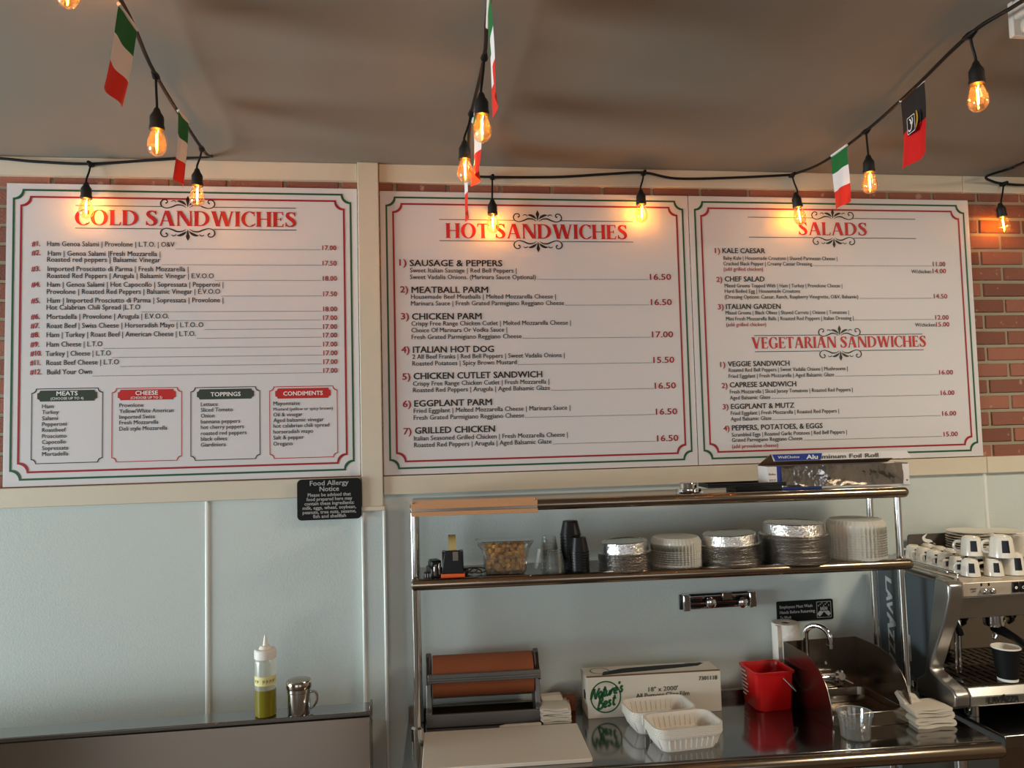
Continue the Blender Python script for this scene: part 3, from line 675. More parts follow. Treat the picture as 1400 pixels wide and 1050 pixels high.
nn = n*sg_; base = mid+nn*.011; T = plane(base, uu, (0, 0, 1))
mb = MB(); mb.face([(-.024, -.028, 0), (.024, -.028, 0), (.024, .026, 0), (-.024, .026, 0)], T); cr = mb.build('crest', 'flag_black', t, smooth=0)
T = plane(base+nn*.001, uu, (0, 0, 1)); mb = MB()
for P, wd in (([(-.016, -.012), (-.01, -.018), (.0, -.014), (.002, -.002), (-.004, .006)], .004), ([(-.008, .016), (-.002, .012), (.004, .0), (.002, -.01)], .005), ([(.006, .018), (.010, .008), (.006, -.002)], .004)): ribbon(mb, P, wd, T)
notch_frame(mb, -.022, .022, -.026, .024, .002, .0018, T); mb.build('crest_figure', 'flag_white', cr, smooth=0)
mb = MB(); ribbon(mb, [(.026, -.02), (.034, -.005), (.036, .012), (.032, .028)], [.005, .009, .009, .004], T); mb.build('crest_wreath', 'flag_gold', cr, smooth=0)

# ceiling fittings cut by the frame
fx = thing('ceiling_vent', 'white ceiling fitting cut by the top edge left of centre', 'vent')
mb = MB(); mb.box(-.62, -.265, -1.6, -1.185, CEIL-.012, CEIL-.001); mb.build('frame', 'fixture', fx, bevel=.004)
mb = MB()
for k in range(8): mb.box(-.58, -.305, -1.56+.045*k, -1.54+.045*k, CEIL-.016, CEIL-.011)
mb.build('grille', 'fixture', fx)
fx = thing('ceiling_light', 'white ceiling lamp housing cut by the top right corner of the photo', 'light')
mb = MB(); mb.box(1.485, 1.70, -2.4, -1.262, CEIL-.05, CEIL-.001); mb.build('housing', 'fixture', fx, bevel=.008)
mb = MB(); mb.box(1.50, 1.685, -2.38, -1.262, CEIL-.085, CEIL-.048); mb.build('diffuser', 'ribbed_plastic', fx, bevel=.012)
mb = MB(); mb.box(1.483, 1.702, -1.268, -1.252, CEIL-.09, CEIL-.001); mb.build('end_cap', 'fixture', fx, bevel=.003)

# ================================================================== LEFT STEEL COUNTER
pc = thing('prep_counter', 'long stainless counter with a raised back ledge, bottom left', 'counter', (0, 0, 0), 0)
mb = MB(); mb.box(-2.2, -.139, -.376, -.285, 1.036, 1.05); mb.build('ledge_top', 'steel_top', pc, bevel=.003)
mb = MB(); mb.prism([(-.368, 1.031), (-.285, 1.031), (-.285, .55), (-.385, .55)], lambda u, v: Vector((-2.2, u, v)), lambda u, v: Vector((-.142, u, v))); mb.build('front_panel', 'steel_brushed', pc, bevel=.002)
mb = MB(); mb.box(-2.19, -.15, -.285, .004, 0, .90); mb.build('cabinet', 'steel_dark', pc)
mb = MB(); mb.box(-.141, -.134, -.37, -.31, 1.02, 1.066); mb.build('end_bracket', 'steel_dark', pc, bevel=.001)
# squeeze bottle and shaker
bl = at(363, 978, Z=1.05)
t = thing('squeeze_bottle', 'squeeze bottle of green oil with a white nozzle, on the left ledge', 'bottle', (bl.x, -.338, 1.05))
mb = MB(); mb.lathe([(.0325, .083), (.0325, .165), (.031, .173), (.028, .178)], seg=32, cap0=False, cap1=False); mb.build('body', 'bottle_plastic', t)
mb = MB(); mb.lathe([(.029, 0), (.0325, .004), (.0325, .083), (.0, .083)], seg=32); mb.build('oil', 'oil', t)
mb = MB(); mb.lathe([(.0335, .178), (.034, .181), (.034, .202), (.031, .206), (.02, .207), (.017, .213), (.0145, .216), (.0075, .217), (.0055, .235), (.0025, .248), (.001, .2485)], seg=32); cp = mb.build('cap', 'white_plastic', t)
mb = MB()
R = [[(r*math.cos(a), r*math.sin(a), z_) for a in [math.radians(190+10*k) for k in range(17)]] for r, z_ in ((.0329, .098), (.0329, .126))]
mb.rings([[Vector(p) for p in q] for q in R], close=False); lb = mb.build('tape_label', 'tape_yellow', t)
mb = MB(); k0 = math.radians(212)
for i, ch in enumerate('EV OLIO'):     # hand lettering is illegible in the photo: a few pen strokes
    if ch == ' ': continue
    a = k0+i*math.radians(18); T = plane((.0333*math.cos(a), .0333*math.sin(a), .105), (-math.sin(a), math.cos(a), 0), (0, 0, 1))
    ribbon(mb, [(0, 0), (.001, .012), (.004, .003), (.006, .012)], .0011, T, 3)
mb.build('pen_marks', 'plaque', lb, smooth=0)
t = thing('cheese_shaker', 'steel shaker with a handle beside the oil bottle', 'shaker', (at(409, 974, Z=1.05).x, -.338, 1.05))
mb = MB(); mb.lathe([(.034, 0), (.036, .003), (.036, .066), (.0375, .068), (.0375, .078), (.036, .08)], seg=36); mb.build('body', 'chrome_post', t)
mb = MB(); mb.lathe([(.0385, .078), (.0395, .080), (.0395, .096), (.036, .103), (.02, .107), (.0, .108)], seg=36); mb.build('lid', 'steel', t)
mb = MB(); mb.tube(smooth_path([(.034, 0, .062), (.05, 0, .062), (.056, 0, .05), (.054, 0, .03), (.044, 0, .016), (.034, 0, .012)], 6), .0042, 8); mb.build('handle', 'chrome', t)

# ================================================================== WORK TABLE WITH OVERSHELVES (stands slightly askew to the wall)
A = -.045
def W(x, y, z=.9):      # table coordinates to the room
    return Vector((x*math.cos(A)-y*math.sin(A), x*math.sin(A)+y*math.cos(A), z))
def on(px, py, z=.9):
    p = at(px, py, Z=z); return p
TB = thing('work_table', 'stainless work table holding the sink, clamshells and red bucket', 'table', (0, 0, 0), A)
def roll_edge(mb, x0, x1, y, z, r, seg=14):
    mb.tube([(x0-r*.55, y, z), (x0-r*.3, y, z), (x0, y, z), (x1, y, z), (x1+r*.5, y, z), (x1+r*.85, y, z), (x1+r, y, z)], [r*.6, r*.95, r, r, r*.88, r*.55, r*.1], seg)
mb = MB(); mb.box(-.02, 1.865, -.53, -.03, .862, .90); mb.build('tabletop', 'steel_top', TB, bevel=.002)
mb = MB(); roll_edge(mb, -.02, 1.862, -.545, .876, .024, 18); mb.build('rolled_edge', 'steel_roll', TB)
mb = MB(); mb.box(-.02, 1.84, -.03, -.015, .862, .93); mb.build('backsplash', 'steel_dark', TB)
for x in (.02, 1.78):
    for y in (-.48, -.08):
        mb = MB(); mb.tube([(x, y, .0), (x, y, .862)], .02, 14); mb.build('leg', 'chrome_post', TB)
mb = MB(); mb.box(.0, 1.8, -.5, -.05, .27, .29); mb.build('undershelf', 'steel_dark', TB)
SH = thing('overshelf', 'two-tier stainless overshelf with rolled edges on chrome posts', 'shelf', (0, 0, 0), A)
SY, SB = -.292, -.06
for nm, z, x1 in (('shelf', 1.440, 1.745), ('shelf', 1.691, 1.742)):
    mb = MB(); mb.box(.012, x1, SY, SB, z-.012, z); p = mb.build(nm, 'steel_top', SH, bevel=.001)
    mb = MB(); roll_edge(mb, .022, x1, SY-.012, z-.0150, .019, 20); mb.build('rolled_edge', 'steel_roll', p)
for x in (.022, 1.739):
    for y in (-.272, -.09):
        mb = MB(); mb.tube([(x, y, .9), (x, y, 1.69)], .0125, 16); mb.lathe([(.021, 0), (.021, .05), (.014, .055)], (x, y, .9), 16); mb.build('post', 'chrome_post', SH)
tr = thing('ticket_rail', 'order ticket rail, warm reflection painted tan, on the top shelf edge, left end', 'ticket rail', (0, 0, 0), A)
mb = MB(); mb.box(.016, .437, SY-.040, SY-.033, 1.676, 1.704); mb.build('backing', 'rail_warm_reflection', tr, bevel=.001)
mb = MB(); mb.box(.016, .437, SY-.044, SY-.034, 1.653, 1.667); mb.build('lower_lip', 'rail_warm_reflection', tr, bevel=.001)
mb = MB(); mb.box(.016, .437, SY-.038, SY-.033, 1.665, 1.678); mb.build('groove', 'steel_dark', tr, bevel=.001)
for x in (.024, .429):
    mb = MB(); mb.lathe([(.0035, 0), (.0035, .003), (.001, .004)], seg=10, T=Matrix.Translation((x, SY-.040, 1.698)) @ Matrix.Rotation(PI/2, 4, 'X')); mb.build('screw', 'chrome', tr)
z1_, z2_ = 1.4405, 1.6915

# ---- top shelf
p = at(941, 668, Y=-.24)
t = thing('jar_ring', 'small chrome jar ring lying on the top shelf', 'ring', (p.x, p.y, z2_), A)
mb = MB(); mb.lathe([(.036, 0), (.045, .002), (.045, .012), (.03, .015), (.028, .031), (.032, .034), (.024, .036)], seg=30, ribs=(15, .02)); mb.build('ring', 'chrome', t)
mb = MB(); mb.box(-.045, .05, -.012, .0, .0, .003); mb.build('tab', 'chrome_post', t)
black = [(1032, 669, .085, 0), (1016, 667, .145, .0145)]
for k, (px, py, hw, dz) in enumerate(black):
    p = at(px, py, Y=-.25)
    t = thing('flat_tray', ['small flat black tray under the wider one on the top shelf', 'wide flat black tray on top, between the chrome ring and the foil box'][k], 'tray', (p.x, p.y+.01, z2_+dz), A+.02*k)
    mb = MB(); mb.box(-hw, hw, -.05, .05, 0, .008); mb.build('panel', 'black_plastic', t, bevel=.001)
    mb = MB()
    for q in ((-hw, -hw+.006, -.05, .05), (hw-.006, hw, -.05, .05), (-hw, hw, -.05, -.044), (-hw, hw, .044, .05)): mb.box(q[0], q[1], q[2], q[3], .008, .014)
    mb.build('rim', 'black_plastic', t, bevel=.001)
# foil box with its lid swung open
fy = -.285; a = at(1050, 662, Y=fy); b = at(1238, 662, Y=fy); zb = z2_+.0005
t = thing('foil_box', 'open aluminum foil roll carton on the top shelf', 'carton', (a.x, fy, zb), A)
Wd = (b.x-a.x)/math.cos(A); Hh = .083; Dp = .085
mb = MB()
mb.box(0, Wd, Dp-.002, Dp, 0, Hh); mb.box(0, Wd, 0, Dp, 0, .002); mb.box(0, .002, 0, Dp, 0, Hh); mb.box(Wd-.002, Wd, 0, Dp, 0, Hh); mb.box(0, Wd, 0, .002, 0, .012)
mb.build('carton', 'carton_white', t)
mb = MB(); mb.box(.034, .053, -.001, .001, .0, Hh); mb.box(.053, .20, -.001, .001, 0, .008); mb.build('blue_print', 'carton_blue', t)
mb = MB(); mb.box(0, .034, -.0015, .001, 0, Hh); wp = mb.build('end_label', 'carton_white', t)
mb = MB()
for s_, vv in (('Rollos', .052), ('0737 27', .030), ('# 981', .010)): text(mb, s_, plane((.005, -.0022, vv), (1, 0, 0), (0, 0, 1)), .011, .024, .01)
mb.build('label_lettering', 'plaque', wp, smooth=0)
mb = MB(); n = 40; G = []
for i in range(9):
    G.append([mb.bm.verts.new((.05+(Wd-.075)*j/n, -.003-.002*math.sin(4*j/n*PI+i*.6)*math.sin(PI*i/8)-random.uniform(0, .0009), .008+(Hh-.008)*i/8)) for j in range(n+1)])
for i in range(8):
    for j in range(n): mb.bm.faces.new((G[i][j], G[i][j+1], G[i+1][j+1], G[i+1][j]))
mb.build('foil_sheet', 'foil_sheet', t, smooth=20)
mb = MB(); mb.tube([(.01, .043, .043), (Wd-.01, .043, .043)], .036, 24); mb.build('foil_roll', 'foil', t)
mb = MB(); mb.box(Wd-.026, Wd-.002, -.004, -.002, .004, Hh-.004); e = mb.build('end_flap', 'carton_white', t)
mb = MB(); mb.lathe([(.003, 0), (.003, .001)], seg=10, T=Matrix.Translation((Wd-.012, -.0035, .02)) @ Matrix.Rotation(PI/2, 4, 'X')); mb.build('hole', 'black_matte', e)
# lid: hinged at the back edge, leaning up and over towards the front
mb = MB(); hz = Hh; f0, f1 = Vector((.012, Dp, hz)), Vector((Wd-.0, Dp, hz))
L0 = [(0, Dp, Hh), (Wd-.03, Dp, Hh), (Wd-.012, .012, Hh+.042), (.02, .012, Hh+.042)]
th = Vector((0, .0, .0022))
vs = [mb.bm.verts.new(Vector(q)) for q in L0]+[mb.bm.verts.new(Vector(q)+th) for q in L0]
for q in ((0, 3, 2, 1), (4, 5, 6, 7), (0, 1, 5, 4), (1, 2, 6, 5), (2, 3, 7, 6), (3, 0, 4, 7)): mb.bm.faces.new([vs[i] for i in q])
ld = mb.build('lid', 'cardboard', t)
# the lid's front lip carries the printed name
lipb, lipt = Hh+.018, Hh+.044
mb = MB(); mb.mi = 0
def lipface(mb, u0, u1, y, m): mb.mi = m; mb.face([(u0, y, lipb), (u1, y, lipb), (u1+.006, y+.003, lipt), (u0+.006, y+.003, lipt)])
mb.prism([(.03, lipb), (Wd+.02, lipb), (Wd-.0, lipt), (.022, lipt)], lambda u, v: Vector((u, .010, v)), lambda u, v: Vector((u, .012, v)))
lp = mb.build('lid_lip', 'carton_white', t)
mb = MB(); mb.prism([(.035, lipb+.001), (.205, lipb+.001), (.212, lipt-.001), (.024, lipt-.001)], lambda u, v: Vector((u, .0085, v)), lambda u, v: Vector((u, .0095, v))); mb.build('blue_print', 'carton_blue', lp)
mb = MB(); text(mb, 'WellChoice', plane((.045, .0078, lipb+.010), (1, 0, 0), (0, 0, 1)), .013, .08, .01); mb.build('brand_lettering', 'ink_white', lp, smooth=0)
mb = MB(); text(mb, 'Alu', plane((.152, .0078, lipb+.005), (1, 0, 0), (0, 0, 1)), .022, .042, .03); mb.build('lip_lettering', 'ink_white', lp, smooth=0)
mb = MB(); text(mb, 'minum Foil Roll', plane((.21, .0078, lipb+.005), (1, 0, 0), (0, 0, 1)), .021, .215, .02); mb.build('lip_lettering', 'plaque', lp, smooth=0)

# ---- lower shelf: left end
def foot(px, z=z1_, py=None, y=None):
    """room position standing on a shelf at table-depth y under photo column px"""
    best = None
    for k in range(400):
        x = -.1+k*.005; q = W(x, y, z); d = q-CAM; u = 700+F_PX*d.dot(RX)/d.dot(FW)
        if best is None or abs(u-px) < best[0]: best = (abs(u-px), q)
    return best[1]
p = foot(620, y=-.255)
t = thing('tape_dispenser', 'black desk tape dispenser with an orange base on the lower shelf', 'tape dispenser', p, A)
mb = MB(); mb.prism([(-.038, 0), (.038, 0), (.026, .076), (-.026, .076)], lambda u, v: Vector((u, -.04, v+.014)), lambda u, v: Vector((u, -.028, v+.014)))
mb.prism([(-.04, .01), (.1, .01), (.1, .05), (.05, .08), (-.03, .085)], lambda u, v: Vector((-.036+(.0 if v > .06 else 0), u, v)), lambda u, v: Vector((-.024, u, v)))
mb.prism([(-.04, .01), (.1, .01), (.1, .05), (.05, .08), (-.03, .085)], lambda u, v: Vector((.024, u, v)), lambda u, v: Vector((.036, u, v)))
mb.build('body', 'black_plastic', t, bevel=.002)
mb = MB(); mb.box(-.04, .04, -.041, .1, 0, .014); mb.build('base', 'orange_plastic', t, bevel=.002)
mb = MB(); mb.box(.0, .018, -.046, -.04, .058, .088); mb.build('cutter_blade', 'steel_dark', t)
mb = MB(); T = Matrix.Translation((-.001, .028, .085)) @ Matrix.Rotation(PI/2, 4, 'Y')
mb.lathe([(.036, -.013), (.05, -.013), (.05, .013), (.036, .013), (.036, -.013)], seg=36, T=T, cap0=False, cap1=False); mb.build('tape_roll', 'tape', t)
p = foot(596, y=-.265)
t = thing('stapler', 'small black gadget standing left of the tape dispenser', 'gadget', p, A+.3)
mb = MB(); mb.box(-.02, .02, -.025, .045, 0, .035); mb.box(-.017, .017, -.02, .03, .035, .058); mb.build('body', 'black_plastic', t, bevel=.004)
mb = MB(); mb.box(-.012, -.004, -.028, -.024, .008, .045); mb.box(.004, .010, -.028, -.024, .012, .05); mb.build('chrome_trim', 'chrome', t, bevel=.001)
p = foot(584, y=-.27)
t = thing('shelf_clip', 'little black clip lying at the shelf end beside the post', 'clip', p, A)  # small black clip, no keys on it
mb = MB(); mb.box(-.014, .014, -.012, .02, 0, .018); mb.build('body', 'black_plastic', t, bevel=.004)
mb = MB()
for x in (-.008, 0, .008): mb.box(x-.0015, x+.0015, -.0135, -.011, .002, .016)
mb.build('teeth', 'ink_grey', t)
p = foot(645, y=-.25)
t = thing('power_cord', 'thin dark cord coiled on the shelf by the tape dispenser', 'cord', p, A)
mb = MB(); pts = []
for k in range(60): a = k/60*5.2*PI; r = .02+.012*math.sin(a*.37); pts.append((r*1.6*math.cos(a)+.012*k/60, .012*math.sin(a)*1.6+.02, .004+.014*abs(math.sin(a*.6))))
mb.tube(smooth_path(pts, 2), .0022, 6); mb.build('cord', 'plaque', t)
mb = MB(); mb.box(-.042, -.012, -.012, .012, .0, .024); mb.build('plug', 'black_plastic', t, bevel=.006)

# crouton bag
p = foot(691, y=-.225)+Vector((0, 0, .003))
t = thing('crouton_pack', 'clear bag of golden croutons on the lower shelf', 'bag', p, A)
mb = MB(); R = []
def rrect(hx, hy, r, z, n=5, jit=0):
    P = []
    for cx, cy, a0 in ((hx-r, hy-r, 0), (-hx+r, hy-r, 90), (-hx+r, -hy+r, 180), (hx-r, -hy+r, 270)):
        for k in range(n):
            a = math.radians(a0+90*k/(n-1)); P.append(Vector((cx+r*math.cos(a)+random.uniform(-jit, jit), cy+r*math.sin(a)+random.uniform(-jit, jit), z+random.uniform(-jit, jit))))
    return P
for hx, hy, z in ((.066, .05, .0), (.07, .054, .01), (.075, .058, .05), (.083, .062, .085), (.094, .064, .1), (.098, .05, .108)): R.append(rrect(hx, hy, .02, z, 6, .003))
mb.rings(R); mb.build('film', 'clear_film', t, smooth=15)
mb = MB(); R = [rrect(hx, hy, .018, z, 6, .002) for hx, hy, z in ((.066, .05, .002), (.074, .057, .06), (.077, .06, .062), (.075, .057, .066))]; mb.rings(R, cap0=True, cap1=False); mb.build('tray', 'clear_plastic', t, smooth=30)
mb = MB(); mb.box(.092, .102, -.055, -.03, .035, .1, Matrix.Rotation(.2, 4, 'Y')); mb.build('bag_tail', 'clear_film', t)
mb = MB(); random.seed(3)
for k in range(330):
    x, y = random.uniform(-.062, .062), random.uniform(-.046, .046); z = random.uniform(.008, .094 - .2*abs(x)*abs(x)*10*.3)
    s = random.uniform(.005, .0085); T = Matrix.Translation((x, y, z)) @ Matrix.Rotation(random.uniform(0, 6), 4, Vector((random.random()+.01, random.random(), random.random())).normalized())
    mb.box(-s, s, -s*.8, s*.8, -s*.8, s*.8, T)
c = mb.build('croutons', 'crouton', t, smooth=0); c['kind'] = 'stuff'

# nested cups
def cup_stack(name, px, y, n, r0, r1, h, pitch, m, lab_top, lab_body, cat, grp, rimr=.0015, up=False):
    p = foot(px, y=y)
    for k in range(n):
        if k == 0:
            t = thing(name, lab_body, cat, p, A, grp); root = t
            mb = MB(); pr = [(r1, 0), (r1+rimr, .001), (r1+rimr, .004), (r1, .005), (r0, h), (r0-.002, h+.001), (0.0, h+.001)]
            if up: pr = [(0, 0), (r0, 0), (r1, h-.005), (r1+rimr, h-.004), (r1+rimr, h), (r1-.0012, h), (r0-.001, .002)]
            mb.lathe(pr, seg=28, cap0=False, cap1=up); mb.build('cup', m, t)
        else:
            t = dup(root, p+Vector((0, 0, pitch*k)), A, lab_top if k == n-1 else lab_body, grp)
            if k == n-1: del t['group']
cup_stack('portion_cup', 752, -.2, 6, .024, .031, .052, .0125, 'clear_plastic', 'clear plastic cup at the top of the taller clear stack', 'clear plastic cup inside the taller clear stack', 'cup', 'clear cups, taller stack')
cup_stack('portion_cup', 759, -.26, 5, .024, .031, .04, .0085, 'clear_plastic', 'clear plastic cup at the top of the shorter front stack', 'clear plastic cup inside the shorter front stack', 'cup', 'clear cups, shorter stack')
cup_stack('portion_cup', 782, -.21, 12, .026, .036, .05, .0105, 'black_plastic', 'black plastic cup at the top of the taller black stack', 'black plastic cup inside the taller black stack', 'cup', 'black cups, taller stack')
cup_stack('portion_cup', 792, -.262, 8, .024, .033, .052, .009, 'black_plastic', 'black plastic cup at the top of the shorter black stack', 'black plastic cup inside the shorter black stack', 'cup', 'black cups, shorter stack')
# foil pans, nested upside down
def pan_stack(px, y, n, R0, h, pitch, tilt, place, grp, ribs=48):
    p = foot(px, y=y)
    for k in range(n):
        lab = ('topmost round foil pan of the %s' if k == n-1 else 'round foil pan nested in the %s') % place
        if k == 0:
            root = t = thing('foil_pan', lab, 'foil pan', p, A, grp)
            mb = MB(); mb.lathe([(R0, 0), (R0+.001, .0022), (R0-.006, .0036), (R0-.009, .004), (R0*.86, h), (R0*.82, h+.002), (R0*.78, h-.001), (0, h-.001)], seg=72, ribs=(ribs, .006), cap0=False)
            mb.build('pan', 'foil', t, smooth=25)
        else:
            tt = tilt*max(0, (k-n*.3))/n*1.4
            t = dup(root, p+Vector((random.uniform(-.0012, .0012), random.uniform(-.0012, .0012), pitch*k)), A+k*.37, lab, grp); 
            if k == n-1: del t['group']; t.rotation_euler = (0, -tilt, A)
            else: t.rotation_euler = (0, -tt*.4, A+k*.37)
random.seed(5)
pan_stack(855, -.235, 13, .092, .037, .0046, .05, 'small stack beside the black cups', 'foil pans, small stack')
pan_stack(999, -.22, 15, .107, .036, .0048, .045, 'middle stack between the two lid stacks', 'foil pans, middle stack')
pan_stack(1086, -.225, 20, .118, .040, .0049, .0, 'tallest foil stack', 'foil pans, tallest stack')
def lid_stack(px, y, n, R0, h, pitch, place, grp):
    p = foot(px, y=y)
    for k in range(n):
        lab = ('topmost ribbed plastic lid of the %s' if k == n-1 else 'ribbed plastic lid nested in the %s') % place
        if k == 0:
            root = t = thing('dome_lid', lab, 'plastic lid', p, A, grp)
            mb = MB(); mb.lathe([(R0, 0), (R0+.001, .001), (R0, .002), (R0, h*.7), (R0*.9, h), (R0*.87, h+.001), (0, h-.001)], seg=80, ribs=(44, .009), cap0=False)
            mb.build('lid', 'ribbed_plastic', t, smooth=20)
        else:
            t = dup(root, p+Vector((0, 0, pitch*k)), A, lab, grp)
            if k == n-1: del t['group']
lid_stack(925, -.215, 8, .088, .046, .0075, 'short lid stack', 'plastic lids, short stack')
lid_stack(1172, -.215, 11, .1, .05, .0087, 'tall lid stack near the shelf end', 'plastic lids, tall stack')

# ================================================================== ON THE WORK TABLE
ZT = .9
# paper cutter and its roll
p = on(583, 996); q = on(742, 989); cw = (q-p).length
t = thing('paper_cutter', 'grey counter paper cutter frame at the left of the table', 'paper cutter', p+Vector((0, .0, 0)), A)
for x in (.0, cw-.02):
    mb = MB(); mb.prism([(0, 0), (.142, 0), (.142, .03), (.105, .22), (.08, .235), (.055, .22), (.02, .06), (0, .05)], lambda u, v: Vector((x, u, v)), lambda u, v: Vector((x+.02, u, v))); mb.build('side_frame', 'cutter_grey', t, bevel=.004)
mb = MB(); mb.box(.0, cw, -.004, .006, 0, .045); mb.box(.02, cw-.02, .132, .142, 0, .03); mb.build('base_rail', 'cutter_grey', t, bevel=.003)
mb = MB(); mb.box(.008, cw-.002, -.016, -.004, .155, .185); mb.box(.008, cw-.002, -.020, -.014, .163, .172); mb.build('cutter_bar', 'cutter_grey', t, bevel=.003)
for x in (.002, cw-.012):
    mb = MB(); mb.prism([(-.012, .15), (.006, .15), (.08, .21), (.08, .225), (.06, .225)], lambda u, v: Vector((x, u, v)), lambda u, v: Vector((x+.01, u, v))); mb.build('arm', 'steel_dark', t, bevel=.001)
mb = MB(); mb.tube([(.018, .10, .070), (cw-.018, .10, .070)], .005, 8); mb.build('support_rod', 'chrome_post', t)
rl = thing('paper_roll', 'roll of brown kraft paper held in the cutter frame', 'paper roll', p, A)
mb = MB(); T = Matrix.Translation((.024, .070, .155)) @ Matrix.Rotation(PI/2, 4, 'Y')
mb.lathe([(.02, 0), (.071, 0), (.071, cw-.048), (.02, cw-.048), (.02, 0)], seg=56, T=T, cap0=False, cap1=False); mb.build('roll', 'kraft', rl)
mb = MB(); R_ = .0715; pts = [( .062+R_*math.cos(a)-.0, .155+R_*math.sin(a)) for a in [math.radians(180+4*k) for k in range(0, 12)]]
mb.rings([[Vector((.024, u+.008, v)), Vector((cw-.024, u+.008, v))] for u, v in pts], close=False); mb.build('loose_end', 'kraft', rl)
# cutting board and the pale strip behind it
c0, c1, c2, c3 = on(578, 1006), on(785, 997), on(813, 1042), on(579, 1052)
t = thing('cutting_board', 'white plastic cutting board on the table front left', 'cutting board', ((c0+c2)/2).to_tuple()[:2]+(ZT,), A)
hw, hd = (c1-c0).length/2+.004, .145
mb = MB(); rr = .008; P = []
for cx, cy, a0 in ((hw-rr, hd-rr, 0), (-hw+rr, hd-rr, 90), (-hw+rr, -hd+rr, 180), (hw-rr, -hd+rr, 270)):
    for k in range(5): a = math.radians(a0+22.5*k); P.append((cx+rr*math.cos(a), cy+rr*math.sin(a)))
mb.prism(P, lambda u, v: Vector((u, v, 0)), lambda u, v: Vector((u, v, .012))); mb.build('board', 'cutting_board', t, bevel=.002)
p = on(712, 995)
t = thing('pale_strip', 'pale flat strip lying between cutter and cutting board', 'strip', p+Vector((0, .012, 0)), A+.02)  # unidentified pale strip, not bread
mb = MB(); mb.prism([(-.075, -.003), (-.06, -.012), (.07, -.011), (.075, .0), (.07, .01), (-.05, .011)], lambda u, v: Vector((u, v, 0)), lambda u, v: Vector((u, v*.8, .009))); mb.build('strip', 'cloth', t, bevel=.003)
# folded cloths
def fold_cloth(name, label, p, rz, w, d, h, turns, m='cloth'):
    t = thing(name, label, 'towel', p, rz)
    mb = MB(); th = h/(2*turns+1)*.86; prof = []
    for k in range(turns*2+1):      # serpentine fold seen end-on
        z = th*.55+k*(h-th)/(2*turns); x0, x1 = -w/2+.004*random.uniform(.2, 1), w/2-.006*random.uniform(.2, 1.6)
        seq = [(x0, z), (0, z+.0012*math.sin(k*2)), (x1, z)]
        prof += seq if k % 2 == 0 else seq[::-1]
    pts = smooth_path([(a, b, 0) for a, b in prof], 4)
    L_, R_ = [], []
    for i, q in enumerate(pts):
        dd = pts[min(i+1, len(pts)-1)]-pts[max(i-1, 0)]; dd.normalize(); n = Vector((-dd.y, dd.x, 0)); L_.append(q+n*th*.5); R_.append(q-n*th*.5)
    rows = []
    for yy, sc, sk in ((-d/2, 1, 0), (-d/2+.004, 1.02, 0), (-d*.1, 1.0, .003), (d*.3, .96, .006), (d/2, .9, .012)):
        rows.append([Vector((q.x*sc+sk, yy+.004*math.sin(q.x*60+q.y*90), max(.0005, q.y*sc+sk*.2))) for q in L_+R_[::-1]])
    mb.rings(rows); mb.build('cloth', m, t, smooth=60)
    return t
random.seed(11)
p = on(763, 989)
t = fold_cloth('folded_towel', 'small folded cloth between the paper cutter and the film box', p+Vector((0, .055, 0)), A-.05, .098, .12, .052, 3)
mb = MB(); mb.prism([(-.045, 0), (.035, 0), (.03, .028), (-.05, .022)], lambda u, v: Vector((u, .02+v*.6, .051+v*.6)), lambda u, v: Vector((u-.004, .045+v*.6, .054+v*.6))); mb.build('loose_corner', 'cloth', t, bevel=.004)
p = on(777, 968)
t = thing('wood_block', 'bit of brown wood behind the folded cloth', 'block', W(.60-.03, -.065, ZT), A)
mb = MB(); mb.box(-.04, .018, 0, .015, 0, .055); mb.build('block', 'kraft', t, bevel=.001)

# film box
a, b = on(804, 983), on(987, 972); rz = math.atan2(b.y-a.y, b.x-a.x); Wd = (b-a).length; Hh, Dp = .142, .118
t = thing('film_box', 'white cling film carton with a green round logo, behind the clamshells', 'carton', a, rz)
mb = MB(); mb.box(0, Wd, 0, Dp, 0, Hh); bx = mb.build('carton', 'carton', t, bevel=.0015)
mb = MB(); mb.prism([(.06, .020), (.14, .036), (.25, .046), (Wd-.06, .072), (Wd-.03, .100), (.3, .098), (.15, .085), (.07, .055)], lambda u, v: Vector((u, v, Hh+.0002)), lambda u, v: Vector((u, v, Hh+.001))); mb.build('slot', 'black_matte', t)
mb = MB(); mb.box(.0, Wd, .002, .016, Hh, Hh+.0012); mb.build('torn_edge', 'cardboard', t)
mb = MB(); mb.prism([(.035, .055), (.062, .055), (.066, .078), (.05, .088), (.033, .078)], lambda u, v: Vector((-.0012, u, v)), lambda u, v: Vector((.0005, u, v))); mb.build('hand_hole', 'black_matte', t)
FT = plane((0, -.0009, 0), (1, 0, 0), (0, 0, 1))
cx, cz, r = .066, .073, .056
def ring_shape(mb, cx, cz, r, wd, T, n=48): mb.rings([[T @ Vector((cx+q*math.cos(2*PI*k/n), cz+q*math.sin(2*PI*k/n), 0)) for q in (r, r-wd)] for k in range(n+1)], close=False)
mb = MB(); ring_shape(mb, cx, cz, r, .0048, FT)
